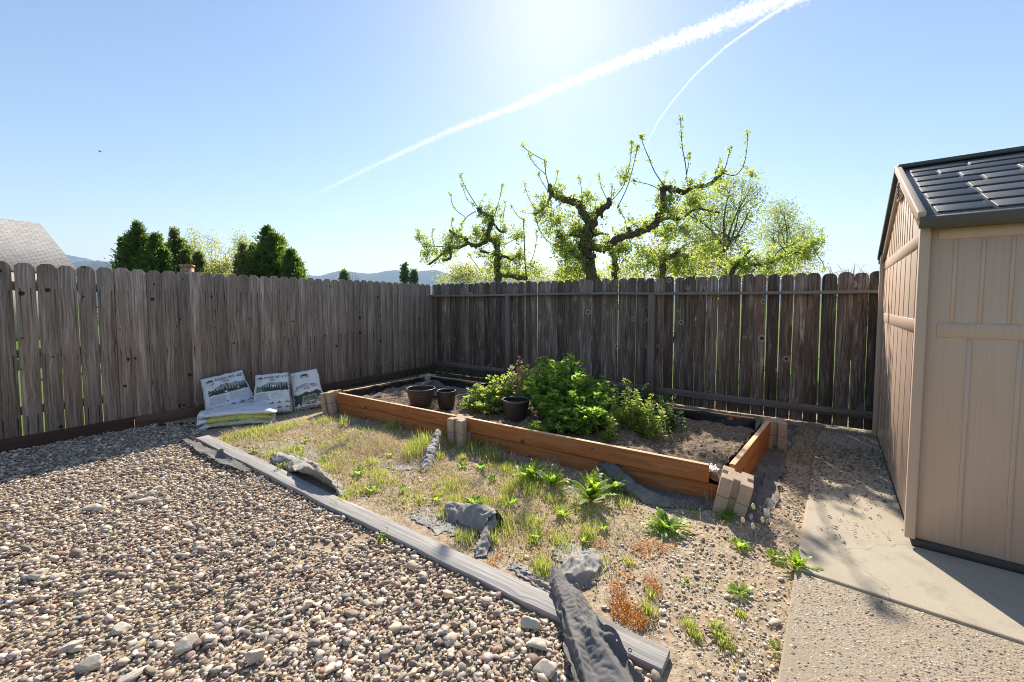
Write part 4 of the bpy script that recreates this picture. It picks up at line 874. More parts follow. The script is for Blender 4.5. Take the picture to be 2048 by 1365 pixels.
fabric('fabric_scrap', [(852, 945), (866, 925), (876, 905), (880, 892)], [(0, [(-.03, 0), (0, .02), (.04, .03), (.07, .01)]), (.4, [(-.02, .03), (0, .09), (.06, .11), (.12, .02)]), (1, [(0, .14), (.02, .17), (.05, .15), (.09, .06)])], 'upright pointed flap of grey fabric in the middle of the weeds', 'fabric_old', seed=4, amp=.008, steps=9, grav=.0001, grow=1.08)
fabric('fabric_scrap', [(662, 902), (690, 893), (722, 884), (745, 872)], [(0, [(-.05, .03), (0, .06), (.06, .02)]), (.5, [(-.06, .02), (0, .07), (.08, .03)]), (1, [(-.02, .05), (0, .09), (.04, .06)])], 'pale folded fabric scrap among the grass close to the stacked bags', 'fabric_old', seed=5, amp=.009)
fabric('fabric_scrap', [(650, 850), (700, 852), (745, 852), (770, 856)], [(0, [(-.05, 0), (0, .012), (.08, .02)]), (.5, [(-.09, 0), (0, .02), (.10, .03)]), (1, [(-.03, 0), (0, .01), (.05, .01)])], 'flat pale fabric strip in the shade line below the raised bed', 'fabric_old', seed=6, amp=.012)
g5 = [(-.10, .02), (-.06, .09), (0, .115), (.05, .08), (.06, .02), (.02, .0)]
fabric('fabric_scrap', [(898, 1026), (925, 1036), (955, 1046), (990, 1062)], [(0, [(x*.8, y*.6) for x, y in g5]), (.6, g5), (1, [(x*1.1, y*1.15) for x, y in g5])], 'dark rounded fabric fold standing above the near half of the plank', 'fabric_old', seed=7, amp=.010, steps=12, grav=.0002)
fabric('fabric_scrap', [(838, 1030), (870, 1048), (915, 1058), (950, 1085)], [(0, [(-.06, .01), (0, .02), (.08, .01)]), (.5, [(-.10, .01), (0, .03), (.06, .05), (.10, .02)]), (1, [(-.06, .0), (0, .02), (.06, .01)])], 'torn flat fabric with straw on it beside the plank', 'fabric_old', seed=8, amp=.014, ragged=.08)
fabric('fabric_scrap', [(952, 1112), (968, 1098), (978, 1075), (986, 1060)], [(0, [(-.05, .0), (0, .01), (.03, .03)]), (.5, [(-.03, .03), (0, .06), (.04, .04)]), (1, [(-.03, .08), (0, .11), (.04, .08)])], 'narrow fabric tail hanging down from the dark rounded fold', 'fabric_old', 30, 18, .010, 9, steps=9, grav=.0001)
g6 = [(-.06, .01), (-.03, .05), (.02, .07), (.06, .05), (.07, .01)]
fabric('fabric_scrap', [(1020, 1135), (1050, 1150), (1085, 1168), (1120, 1172), (1165, 1150), (1180, 1122), (1150, 1108), (1110, 1104)], [(0, [(x*.4, y*.5) for x, y in g6]), (.3, [(x*.8, y*.7) for x, y in g6]), (.55, [(x*1.5, y*1.35) for x, y in g6]), (.7, [(x*1.4, y*1.1) for x, y in g6]), (.85, [(x*1.6, y*.35) for x, y in g6]), (1, [(x*1.2, y*.2) for x, y in g6])], 'curled crescent of grey fabric wrapped around a patch of green grass', 'fabric_old', 76, 32, .011, 10, steps=20, grav=.0004)
fabric('fabric_strip', [(1106, 1170, .10), (1122, 1195, .055), (1142, 1230, .05), (1165, 1285, .03), (1200, 1350, .02), (1232, 1420, .0)], [(0, [(-.01, .0), (0, .012), (.012, .0)]), (.12, [(-.055, .004), (-.03, .035), (.0, .040), (.02, .032), (.05, .008)]), (.3, [(-.07, .0), (-.05, .050), (.0, .062), (.03, .045), (.075, .004)]), (.5, [(-.085, .0), (-.06, .060), (-.01, .085), (.01, .060), (.085, .004)]), (.66, [(-.11, .0), (-.075, .075), (-.03, .065), (.0, .10), (.095, .006)]), (.82, [(-.13, .0), (-.09, .085), (-.05, .045), (.03, .085), (.105, .004)]), (1, [(-.15, .0), (-.10, .075), (-.06, .050), (.05, .09), (.12, .0)])], 'large dark fabric strip draped over the near end of the plank', 'fabric', 110, 56, .0035, 11, ragged=.02, crs=.12, grow=1.045, steps=9, grav=.0001, crisp=True)
fabric('fabric_strip', [(1190, 925, .05), (1222, 948, .03), (1262, 978), (1310, 1002), (1370, 1012), (1430, 1016), (1486, 1020)], [(0, [(-.09, .02), (-.10, .09), (-.03, .15), (.04, .12), (.06, .04)]), (.2, [(-.10, .01), (-.11, .08), (-.03, .14), (.05, .09), (.09, .02), (.2, .01)]), (.45, [(-.10, .0), (-.09, .06), (-.02, .10), (.05, .05), (.14, .015), (.22, .01)]), (.7, [(-.05, .0), (-.03, .025), (.04, .03), (.12, .012), (.2, .01)]), (1, [(-.03, .0), (0, .012), (.06, .015), (.15, .02)])], 'long dark fabric roll in front of the right half of the raised bed', 'fabric', 110, 46, .005, 12, ragged=.02, crs=.12, grow=1.07, steps=12, grav=.0002, crisp=True)
fabric('fabric_strip', [(1500, 1040), (1530, 985), (1545, 930), (1556, 885), (1575, 850)], [(0, [(-.12, .0), (0, .01), (.10, .006)]), (.3, [(-.10, .004), (0, .02), (.10, .02), (.16, .008)]), (.7, [(-.10, .03), (-.06, .015), (0, .01), (.14, .012)]), (1, [(-.12, .0), (0, .02), (.1, .03)])], 'flat dark fabric sheet along the right end of the raised bed', 'fabric', 50, 26, .012, 13, ragged=.06)
fabric('fabric_scrap', [(1080, 993), (1105, 990), (1130, 989), (1150, 976)], [(0, [(-.02, .0), (0, .03), (.03, .03), (.04, .0)]), (.6, [(-.02, .0), (0, .035), (.03, .035), (.04, .0)]), (1, [(-.01, .02), (0, .05), (.02, .04)])], 'small fabric roll at the foot of the bright leafy weed', 'fabric_old', 30, 18, .004, 14)
fabric('fabric_scrap', [(362, 884), (405, 906), (452, 930), (500, 955)], [(0, [(-.02, .0), (0, .006), (.03, .004)]), (.35, [(-.05, .0), (0, .02), (.05, .006)]), (.7, [(-.05, .0), (-.01, .04), (.06, .012)]), (1, [(-.02, .0), (0, .01), (.03, .004)])], 'dark fabric strip showing between the gravel and the far end of the plank', 'fabric', 44, 22, .006, 15, zoff=.02, steps=3, grow=1.02)
fabric('fabric_scrap', [(318, 858), (350, 850), (385, 850), (412, 856)], [(0, [(-.05, .0), (0, .006), (.04, .004)]), (.5, [(-.08, .0), (0, .04), (.05, .01)]), (1, [(-.08, .0), (0, .03), (.06, .006)])], 'black fabric bunched at the fence foot left of the soil bags', 'liner', 36, 20, .018, 16, zoff=.02)
fabric('fabric_scrap', [(1025, 878), (1065, 898), (1110, 918), (1180, 938)], [(0, [(-.04, .0), (0, .02), (.06, .05)]), (.5, [(-.05, .0), (0, .02), (.10, .06)]), (1, [(-.05, .0), (0, .03), (.08, .03)])], 'black fabric edge tucked under the front boards in the shade', 'liner', 40, 20, .010, 17)
mb = MB(); pp = bedw(4.50, .10, .185)
V = []; F = []; n = 12
for i in range(n):
    for k in range(n): V.append((pp[0]+(i/(n-1)-.5)*.11, pp[1]+(k/(n-1)-.5)*.10, pp[2]+.025+.035*mnoise.noise(Vector((i*.5, k*.5, 3)))))
ids = np.arange(n*n).reshape(n, n); F = np.stack([ids[:-1, :-1], ids[1:, :-1], ids[1:, 1:], ids[:-1, 1:]], -1).reshape(-1, 4); mb.add(V, F); ob = mb.build('plastic_scrap', M['bag'], smooth=True); ob.modifiers.new('s', 'SOLIDIFY').thickness = .002; tag(ob, 'crumpled white plastic scrap in the front right corner of the bed', 'plastic scrap')

# ------------------------------------------------------------------ gravel and rocks
GP = [(-7.4, .12), (-7.4, .35)]+[tuple(K+DL*t+np.array([.826, -.563])*.055) for t in (8.3, 6, 4.6)]+[(-3.60, 4.85), (-3.42, 4.55)]
pa = PL_A-PL_D*.10+PL_N*.02; pb = PL_B+PL_N*.03
GP += [(pa[0], pa[1]), (pb[0]-.05, pb[1]-.02), (.95, .9), (1.05, .12)]
sp = .0205; gx = np.arange(-7.3, 1.1, sp); gy = np.arange(.5, 5.4, sp*.90); X, Y = np.meshgrid(gx, gy, indexing='ij'); X = X+sp*.5*(np.arange(len(gy)) % 2)[None]
x = (X+rng.normal(0, sp*.28, X.shape)).ravel(); y = (Y+rng.normal(0, sp*.28, X.shape)).ravel(); k = in_poly(x, y, GP) & (np.abs(x) < 1.5*y+1.3) & (y > .75)
bare = np.zeros(x.shape, bool)
for bx_, by_, br in ((650, 1095, .16), (600, 1130, .10), (720, 1075, .12), (690, 1100, .10), (560, 1060, .06), (660, 1240, .05)):
    c = at(bx_, by_); d = np.hypot(x-c[0], (y-c[1])*1.0); bare |= (d < br*.75*rng.uniform(.2, 1.0, x.shape))
k &= ~bare; x, y = x[k], y[k]; print('pebbles', len(x))
size = np.clip(rng.lognormal(math.log(.0112), .40, len(x)), .005, .034)
vs = [stone_variant(ICO0, .2, 2+s % 3, s) for s in range(14)]
vs2 = [stone_variant(ICO1, .26, 3+(s*3) % 9, s+40) for s in range(24)]
z = gh(x, y)+size*.30+rng.uniform(-.002, .012, len(x))
near = np.hypot(x, y) < 2.3
mb = MB(); P = np.column_stack([x, y, z])
scatter_stones(mb, P[near], size[near], vs2, ICO1F, (.28, .66), .26, el=(.42, 1)); scatter_stones(mb, P[~near], size[~near], vs, ICO0F, (.28, .66), .26, el=(.42, 1))
tag(mb.build('gravel', M['pebble'], smooth=True), 'bed of rounded grey and tan river gravel left of the plank', 'gravel', kind='stuff')
# stony grit in the bare dirt
DP = [tuple(at(a, b)[:2]) for a, b in ((440, 878), (560, 850), (690, 838), (930, 872), (1010, 905), (1180, 960), (1440, 1015), (1560, 930), (1612, 890), (1612, 990), (1588, 1150), (1550, 1380), (1400, 1400), (1345, 1290), (1000, 1112), (700, 987), (560, 932))]
x = rng.uniform(-3.2, 3.2, 60000); y = rng.uniform(1.2, 5.3, 60000); k = in_poly(x, y, DP); x, y = x[k], y[k]
def clump(x, y, L):
    d = np.zeros(len(x))
    for px, py, r, wt in L: c = at(px, py); rr = r*c[1]/F_PX; d = d+wt*np.exp(-((x-c[0])**2+((y-c[1])/1.7)**2)/(rr*rr))
    return d
dn = .10+clump(x, y, [(1400, 1130, 90, .5), (1480, 1200, 100, .5), (1340, 1140, 60, .4), (1580, 960, 60, .8), (1560, 1040, 60, .5), (1450, 1290, 100, .6), (1260, 1330, 80, .7), (1300, 1150, 60, .3), (640, 960, 60, .2)])
k = rng.random(len(x)) < dn*1.5+.08; x, y = x[k], y[k]; size = np.clip(rng.lognormal(math.log(.0055), .5, len(x)), .002, .022)
mb = MB(); scatter_stones(mb, np.column_stack([x, y, gh(x, y)+size*.3]), size, vs, ICO0F, (.25, .5), .22); tag(mb.build('grit', M['chip'], smooth=True), 'small pale stones scattered over the bare dirt', 'gravel', kind='stuff')
x = rng.uniform(-3.2, 3.2, 70000); y = rng.uniform(1.2, 5.3, 70000); k = in_poly(x, y, DP) & (rng.random(70000) < .22+.5*(fbm(x, y, 3.3, .9) > .15)); x, y = x[k], y[k]; size = np.clip(rng.lognormal(math.log(.0042), .5, len(x)), .0015, .012)
mb = MB(); scatter_stones(mb, np.column_stack([x, y, gh(x, y)+size*.2]), size, [stone_variant(ICO0, .35, 2, s) for s in range(4)], ICO0F, (.5, .9), .5); tag(mb.build('dirt_crumbs', M['crumb']), 'loose crumbs of dry earth over the weedy dirt', 'dirt', kind='stuff')
rocks = [(290, 1009, .085, .034, .030, 40, 'long pale wedge shaped rock leaning on the rock pile in the gravel'), (303, 991, .060, .05, .026, 10, 'flat pale rock at the back of the gravel rock pile'), (264, 998, .055, .045, .026, -20, 'brownish rock at the left of the gravel rock pile'), (279, 1000, .032, .03, .024, 70, 'small rock wedged between the larger rocks of the gravel pile'), (317, 981, .05, .035, .024, -10, 'rounded rock behind the gravel rock pile'), (183, 1023, .060, .045, .030, 30, 'left one of a pair of pale rocks on the gravel'), (203, 1026, .045, .036, .028, 25, 'right one of a pair of pale rocks on the gravel'), (80, 1156, .050, .04, .030, 60, 'pointed tan rock in the gravel near the left edge'), (114, 1158, .046, .035, .022, 15, 'flat tan rock beside the pointed rock near the left edge'), (374, 1296, .060, .05, .034, 30, 'large yellowish rock with a pale cracked face in the near gravel'), (512, 1322, .042, .045, .036, 50, 'blocky tan rock low in the near gravel'), (397, 1092, .038, .03, .020, 0, 'round flat rock alone in the middle of the gravel'), (242, 1264, .048, .042, .028, -15, 'pale jagged rock in the near left gravel'), (178, 1338, .062, .045, .034, 20, 'grey lumpy rock near the bottom left corner'), (1060, 1262, .060, .042, .034, -10, 'broken pale rock beside the draped fabric strip'), (1076, 1304, .078, .032, .020, -8, 'long flat tan rock beside the draped fabric strip'), (1089, 1356, .058, .045, .036, 5, 'rough pale rock at the bottom edge beside the draped fabric'), (889, 1274, .030, .028, .026, 0, 'smooth round cream stone in the near gravel'), (545, 1095, .034, .03, .020, 10, 'square grey stone near the bare patch in the gravel'), (262, 1358, .030, .07, .016, -40, 'thin slanting tan stone at the bottom of the gravel'), (145, 1300, .06, .026, .02, 35, 'long brown flat stone in the near left gravel'), (1548, 1246, .030, .022, .012, 15, 'white flat stone on the dirt beside the pavement edge'), (1502, 1040, .028, .016, .022, 60, 'pale broken stone by the foot of the leaning corner block'), (1462, 1165+6, .02, .016, .012, 10, 'small grey stone on the bare dirt by the low weed')]
for i, (px, py, a, b, c, yaw, lab) in enumerate(rocks):
    p = gat(px, py); V = stone_variant(ICO3, .22, 7, 100+i, 1.1)*np.array([a, b, c])*(.80 if px < 1100 else 1); mb = MB(); mb.add(V, ICO3F); o = mb.build('rock', M['rock'], smooth=True); o.location = (p[0], p[1], p[2]+c*.45+(.010 if px < 1100 else 0)); o.rotation_euler = (0.12*math.sin(i*2.1), .15*math.cos(i*1.7), math.radians(yaw)); tag(o, lab, 'rock', 'larger rocks lying on the ground')
# earth washed over the far end of the concrete
n = 16000; t = rng.uniform(1.0, 2.62, n); q = rng.uniform(.0, 1.2, n); k = rng.random(n) < .45*np.clip((t-1.15)/.9, 0, 1)*np.clip(1.1-q*.9, .05, 1)+.35*np.exp(-q/.07)*(t > .7); t, q = t[k], q[k]; P2 = PATH_P[None]+PATH_D*t[:, None]+PR*q[:, None]; n = len(P2)
size = np.clip(rng.lognormal(math.log(.0045), .55, n), .0015, .016)
mb = MB(); scatter_stones(mb, np.column_stack([P2, .036+size*.2]), size, [stone_variant(ICO0, .35, 2, s) for s in range(4)], ICO0F, (.35, .8), .5); tag(mb.build('washed_earth', M['crumb']), 'dry earth and debris washed over the far end of the concrete path', 'dirt', kind='stuff')
# litter on the concrete path
x = []; y = []
for _ in range(420):
    c = at(random.choice([1660, 1700, 1740, 1770, 1650, 1720])+random.gauss(0, 26), random.choice([905, 930, 945, 960, 985, 1010, 1040, 1075])+random.gauss(0, 12)); q = (c[0]-PATH_P[0])*PATH_D[1]-(c[1]-PATH_P[1])*PATH_D[0]
    if q > .05: x.append(c[0]); y.append(c[1])
x = np.array(x); y = np.array(y); mb = MB(); d = rdirs(len(x)); d[:, 2] *= .2; leaves(mb, np.column_stack([x, y, np.full(len(x), .040)]), d, np.clip(rng.lognormal(math.log(.011), .5, len(x)), .004, .032), None, T_LEAF, up=np.array([.1, .1, 1.])); g = G('dry_leaf'); g.leaf(g.ramp(g.rnd(), [(0, (.05, .03, .018)), (.6, (.13, .07, .035)), (1, (.3, .22, .13))]), (.2, .11, .05), .2, .7, .02); M['dry_leaf'] = g.m
tag(mb.build('leaf_litter', M['dry_leaf']), 'dry brown leaf bits littering the concrete beside the shed', 'leaf litter', kind='stuff')

# worn stones standing proud of the aggregate pavement
n = 26000; t = rng.uniform(-1.5, -.02, n); q = rng.uniform(.02, 1.9, n); P2 = PATH_P[None]+PATH_D*t[:, None]+PR*q[:, None]
k = (fbm(P2[:, 0], P2[:, 1], 1.3, .5)+.5*fbm(P2[:, 0], P2[:, 1], 4.1, 1.5)+rng.normal(0, .35, n)) > -.45; k &= (P2[:, 1] > .9); P2 = P2[k]; n = len(P2); size = np.clip(rng.lognormal(math.log(.0056), .35, n), .003, .011)
mb = MB(); scatter_stones(mb, np.column_stack([P2, np.full(n, .0275)]), size, vs, ICO0F, (.35, .6), .25, el=(.55, 1)); tag(mb.build('aggregate_stones', M['agg_stone'], smooth=True), 'small rounded stones worn proud of the aggregate pavement', 'gravel', kind='stuff')
# ------------------------------------------------------------------ weeds and grass in the dirt
def disc(n, r, ys=1.0): a = rng.uniform(0, 2*PI, n); q = np.sqrt(rng.random(n))*r; return np.stack([q*np.cos(a), q*np.sin(a)*ys], 1)
GC = [(470, 876, 34, 300, .06), (505, 868, 34, 300, .07), (545, 862, 36, 260, .07), (590, 852, 36, 240, .06), (650, 846, 30, 220, .08), (690, 850, 16, 160, .10), (790, 858, 24, 200, .12), (735, 868, 40, 200, .06), (850, 900, 34, 420, .17), (828, 912, 28, 260, .14), (898, 884, 18, 110, .16), (945, 897, 34, 260, .12), (985, 915, 26, 160, .10), (640, 932, 30, 220, .05), (660, 915, 24, 150, .05), (705, 985, 34, 240, .04), (760, 952, 40, 200, .05), (900, 975, 46, 300, .05), (908, 1012, 24, 240, .06), (1000, 1052, 40, 340, .06), (1062, 1048, 36, 260, .06), (1120, 1085, 34, 220, .045), (1030, 945, 46, 240, .06), (1085, 1142, 24, 380, .055), (1018, 1122, 20, 150, .05), (1200, 1128, 26, 160, .04), (680, 1006, 20, 180, .05), (1060, 965, 44, 260, .09), (730, 1000, 20, 80, .04), (1258, 1128, 16, 70, .03), (1296, 1226, 20, 130, .05), (1300, 1190, 14, 60, .04), (1378, 1252, 18, 100, .04), (1390, 1275, 16, 90, .04), (1440, 1262, 20, 120, .04), (1452, 1290, 18, 90, .04), (1480, 1230, 12, 60, .03), (1150, 1030, 60, 200, .04), (820, 1000, 50, 200, .04), (790, 1070, 20, 110, .05), (920, 1075, 20, 90, .04), (1250, 1010, 30, 60, .06), (560, 905, 30, 120, .05), (730, 930, 40, 140, .05), (1380, 1020, 22, 40, .06)]
for _ in range(75):
    q = random.choice([(480, 1000, 860, 930), (640, 1050, 900, 1010), (840, 1180, 980, 1090), (1000, 1150, 930, 1000)]); GC.append((random.uniform(q[0], q[1]), random.uniform(q[2], q[3]), random.uniform(8, 22), random.randint(50, 150), random.uniform(.03, .08)))
GC = [g_ for g_ in GC if in_poly(*[np.array([v]) for v in at(g_[0], g_[1])[:2]], DP)[0] or g_[2] > 23 or g_[3] > 150]
mg = MB(); md = MB()
for px, py, r, n, h in GC:
    c = at(px, py); rr = r*c[1]/F_PX; d = disc(n, rr, 1.5)*rng.uniform(.3, 1, (n, 1)); x = c[0]+d[:, 0]; y = c[1]+d[:, 1]
    n = int(n*1.15); d = disc(n, rr, 1.5)*rng.uniform(.3, 1, (n, 1)); x = c[0]+d[:, 0]; y = c[1]+d[:, 1]
    blades(mg, np.column_stack([x, y, gh(x, y)]), rng.uniform(.4, 1.35, n)*h, rng.uniform(.003, .006, n), rng.uniform(.1, 1.4, n))
    n2 = int(n*.8); d = disc(n2, rr*1.3, 1.5); x = c[0]+d[:, 0]; y = c[1]+d[:, 1]; blades(md, np.column_stack([x, y, gh(x, y)]), rng.uniform(.3, .9, n2)*h, rng.uniform(.0028, .0045, n2), rng.uniform(.4, 1.5, n2))
x = rng.uniform(-3.2, 3.2, 260000); y = rng.uniform(1.2, 5.3, 260000); k = in_poly(x, y, DP); x, y = x[k], y[k]
dn = clump(x, y, [(760, 895, 70, .9), (700, 880, 60, .7), (520, 880, 60, .6), (600, 880, 60, .6), (850, 900, 60, .6), (900, 960, 90, .5), (1000, 1000, 90, .45), (1050, 1040, 80, .4), (780, 970, 80, .4), (1180, 1060, 70, .3), (1080, 960, 60, .6), (1250, 1080, 60, .2), (1000, 900, 50, .5), (660, 930, 60, .4)])+.05
dn = dn*np.clip(.75+.9*fbm(x, y, 3.7, 2.1), .12, 1.5)
k = rng.random(len(x)) < dn*.8; x, y = x[k], y[k]; n = len(x); blades(md, np.column_stack([x, y, gh(x, y)+rng.uniform(0, .018, n)]), rng.uniform(.015, .065, n), rng.uniform(.0024, .005, n), rng.uniform(1.15, 1.9, n))
k = rng.random(n) < .22; blades(mg, np.column_stack([x[k], y[k], gh(x[k], y[k])]), rng.uniform(.015, .05, k.sum()), rng.uniform(.002, .0035, k.sum()), rng.uniform(.2, 1.2, k.sum()))
# brown tangled thatch mounds
for px, py, r, n, h in ((740, 888, 40, 900, .09), (760, 898, 34, 700, .08), (990, 905, 24, 260, .07), (1090, 950, 34, 420, .08), (470, 872, 22, 200, .05), (640, 850, 30, 240, .06)):
    c = at(px, py); rr = r*c[1]/F_PX; d = disc(n, rr, 1.3); q = 1-np.hypot(d[:, 0], d[:, 1]/1.3)/rr; x = c[0]+d[:, 0]; y = c[1]+d[:, 1]; blades(md, np.column_stack([x, y, gh(x, y)+q*h*rng.random(n)]), rng.uniform(.05, .13, n), rng.uniform(.0016, .003, n), rng.uniform(.9, 2.0, n))
tag(mg.build('green_grass', M['grass_green']), 'yellowish green grass tufts growing through the dirt', 'grass', kind='stuff'); tag(md.build('dry_grass', M['grass_dry']), 'dry straw coloured grass matted over the dirt', 'grass', kind='stuff')
ml_ = MB(); x = rng.uniform(-3.2, 3.2, 120000); y = rng.uniform(1.2, 5.3, 120000); k = in_poly(x, y, DP); x, y = x[k], y[k]
dn = clump(x, y, [(520, 880, 60, .5), (600, 870, 60, .5), (700, 900, 80, .5), (660, 950, 60, .45), (850, 910, 60, .5), (900, 975, 80, .6), (820, 1010, 60, .35), (1000, 1010, 90, .6), (1050, 1050, 70, .6), (1140, 1070, 50, .35), (960, 900, 50, .5), (1080, 970, 60, .5)])
k = rng.random(len(x)) < dn*np.clip(-.1+1.6*fbm(x, y, 4.3, .7), 0, 1)*1.5; x, y = x[k], y[k]; n = len(x); P = np.column_stack([x, y, gh(x, y)+rng.uniform(.002, .022, n)]); leaves(ml_, P, rdirs(n, .5), rng.uniform(.008, .020, n), None, T_DIA); leaves(ml_, P+rng.normal(0, .008, (n, 3))*np.array([1, 1, .3]), rdirs(n, .6), rng.uniform(.007, .016, n), None, T_DIA)
tag(ml_.build('low_groundcover', M['low_weed']), 'low yellowish green weeds matted over the dirt in patches', 'ground cover', kind='stuff')
mo = MB()
for px, py, r, n in ((1283, 1100, 24, 420), (1312, 1096, 20, 260), (1345, 1098, 10, 60), (1235, 1182, 16, 240), (1302, 1172, 18, 260), (1316, 1190, 10, 80), (1240, 1224, 22, 460), (1262, 1236, 26, 560), (1246, 1204, 16, 200), (1282, 1246, 16, 220), (1180, 1255, 8, 50), (722, 906, 14, 200), (1190, 1088, 14, 120), (985, 1132, 12, 160), (1098, 1074, 12, 70), (1212, 1090, 10, 70), (1262, 1030, 10, 50), (572, 905, 8, 60), (1000, 1115, 10, 80), (1255, 1160, 14, 90)):
    c = at(px, py); rr = r*c[1]/F_PX; d = disc(n, rr, 1.4); x = c[0]+d[:, 0]; y = c[1]+d[:, 1]; P = np.column_stack([x, y, gh(x, y)+rng.uniform(.002, .028, n)]); leaves(mo, P, rdirs(n, .5), rng.uniform(.006, .013, n), None, T_DIA)
tag(mo.build('orange_groundcover', M['orange']), 'low orange stonecrop spreading in patches over the dirt', 'ground cover', kind='stuff')
# shaded grass along the foot of the fences
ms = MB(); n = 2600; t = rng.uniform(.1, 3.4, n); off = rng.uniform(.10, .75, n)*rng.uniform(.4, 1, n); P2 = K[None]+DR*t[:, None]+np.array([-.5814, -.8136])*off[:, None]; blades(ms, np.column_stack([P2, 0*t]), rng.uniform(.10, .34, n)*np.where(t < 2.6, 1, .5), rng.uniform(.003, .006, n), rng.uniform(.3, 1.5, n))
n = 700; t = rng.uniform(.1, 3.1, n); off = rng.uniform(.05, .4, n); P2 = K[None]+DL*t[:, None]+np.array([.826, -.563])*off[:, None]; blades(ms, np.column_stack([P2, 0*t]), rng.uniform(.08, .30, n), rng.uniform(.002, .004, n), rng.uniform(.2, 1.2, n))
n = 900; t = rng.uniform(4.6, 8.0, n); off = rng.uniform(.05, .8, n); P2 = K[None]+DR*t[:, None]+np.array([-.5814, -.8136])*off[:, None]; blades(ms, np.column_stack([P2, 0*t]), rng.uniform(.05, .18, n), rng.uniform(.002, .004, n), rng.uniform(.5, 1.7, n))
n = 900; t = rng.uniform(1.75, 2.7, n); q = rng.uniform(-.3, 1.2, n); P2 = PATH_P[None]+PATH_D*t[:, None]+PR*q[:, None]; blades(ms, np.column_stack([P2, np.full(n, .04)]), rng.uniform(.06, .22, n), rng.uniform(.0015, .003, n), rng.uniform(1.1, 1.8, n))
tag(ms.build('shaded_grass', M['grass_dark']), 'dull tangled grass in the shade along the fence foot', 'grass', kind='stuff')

def rosette(name, px, py, n, L, wd, lab, mat='leaf_weed', tpl=T_JAG, el=(.25, 1.1), tiers=1, h=0.0, cat='weed', group=None, off=(0, 0)):
    p = gat(px, py); e = empty(name, (p[0]+off[0], p[1]+off[1], p[2]), 0, lab, cat, group)
    mb = MB()
    for q in range(tiers):
        a = np.linspace(0, 2*PI, n, endpoint=False)+rng.normal(0, .22, n)+q*.4; elv = rng.uniform(el[0], el[1], n)+.25*q; D = np.stack([np.cos(a)*np.cos(elv), np.sin(a)*np.cos(elv), np.sin(elv)], 1); U = np.stack([-np.cos(a)*np.sin(elv), -np.sin(a)*np.sin(elv), np.cos(elv)], 1)
        ln = L*rng.uniform(.62, 1.05, n)*(1-.22*q); leaves(mb, np.column_stack([.012*np.cos(a), .012*np.sin(a), np.full(n, .006+h*q/max(1, tiers))]), D, ln, ln*wd, tpl, up=U+rng.normal(0, .15, (n, 3)))
    mb.build('leaf_rosette', M[mat], e)
    mb = MB(); tube(mb, [(0, 0, -.01), (0, 0, .02+h*.9)], [.008, .005], 6); mb.build('stem', M['stem_green'], e); return e
def upright_weed(name, px, py, stems, h, lab, mat='leaf_weed', lf=.03, cat='weed', group=None, spread=.03, tpl=T_LEAF):
    p = gat(px, py); e = empty(name, tuple(p), 0, lab, cat, group); mb = MB(); ml = MB()
    for s in range(stems):
        b = disc(1, spread)[0]; top = np.array([b[0]+rng.normal(0, h*.22), b[1]+rng.normal(0, h*.22), h*rng.uniform(.6, 1.05)]); pts = smooth_path([(b[0], b[1], -.01), ((b[0]+top[0])/2+rng.normal(0, h*.05), (b[1]+top[1])/2, top[2]*.55), tuple(top)], 5); tube(mb, pts, np.linspace(.003, .0012, len(pts)), 5)
        m = 12; idx = rng.integers(1, len(pts), m); P = pts[idx]; a = rng.uniform(0, 2*PI, m); D = np.stack([np.cos(a), np.sin(a), rng.uniform(.1, .9, m)], 1); leaves(ml, P, D, lf*rng.uniform(.6, 1.15, m)*(1.1-.5*P[:, 2]/h), None, tpl)
    mb.build('stem', M['stem_green'], e); ml.build('leaf_cluster', M[mat], e); return e
rosette('leafy_weed', 1182, 1003, 20, .25, .30, 'largest bright green jagged weed beside the dark fabric roll', el=(.35, 1.3), tiers=5, h=.12, tpl=T_JAG2)
rosette('leafy_weed', 1228, 985, 10, .16, .30, 'smaller jagged weed touching the fabric roll end', el=(.4, 1.2), tiers=2, h=.05)
rosette('leafy_weed', 1060, 962, 16, .19, .34, 'spreading jagged weed left of the largest bright weed', el=(.3, 1.2), tiers=3, h=.04)
rosette('leafy_weed', 1105, 975, 15, .17, .34, 'jagged weed between the spreading weed and the largest weed', el=(.3, 1.2), tiers=2, h=.04)
rosette('leafy_weed', 1030, 885, 7, .12, .28, 'lone green weed in the shade under the front boards', 'leaf_bush', el=(.3, 1.2), tiers=2, h=.03)
rosette('leafy_weed', 1333, 1060, 22, .16, .34, 'round flat jagged weed alone on the bare dirt', el=(.1, .75), tiers=2, h=.012)
rosette('leafy_weed', 1592, 1140, 14, .12, .36, 'dandelion like weed at the corner of the smooth concrete', el=(.3, 1.2), tiers=2, h=.02)
rosette('leafy_weed', 1655, 1181, 7, .055, .4, 'small weed growing in the joint between the two pavements', el=(.1, .8), off=(0, 0))
rosette('leafy_weed', 1478, 1188, 10, .07, .36, 'low jagged weed in the middle of the stony dirt', el=(.1, .8), tiers=2, h=.01)
rosette('leafy_weed', 1480, 1095, 9, .07, .5, 'low green weed below the dry seed heads', 'leaf_bush', T_LEAF, (.1, .9), 2, .01)
rosette('leafy_weed', 1455, 1040, 9, .08, .5, 'bluish green weed at the foot of the leaning corner block', 'leaf_bush', T_LEAF, (.1, .9), 2, .01)
rosette('leafy_weed', 1550, 1115, 10, .06, .5, 'tiny leafed weed between the dirt and the path edge', 'leaf_lime', T_LEAF, (.1, .8), 2, .01)
rosette('leafy_weed', 1435, 1270, 9, .05, .5, 'small bright weed on the stony dirt near the plank end', 'leaf_lime', T_LEAF, (.1, .8), 2, .01)
rosette('leafy_weed', 1375, 1165, 6, .035, .4, 'tiny seedling between the two orange patches', 'leaf_weed', T_LEAF, (.1, .8))
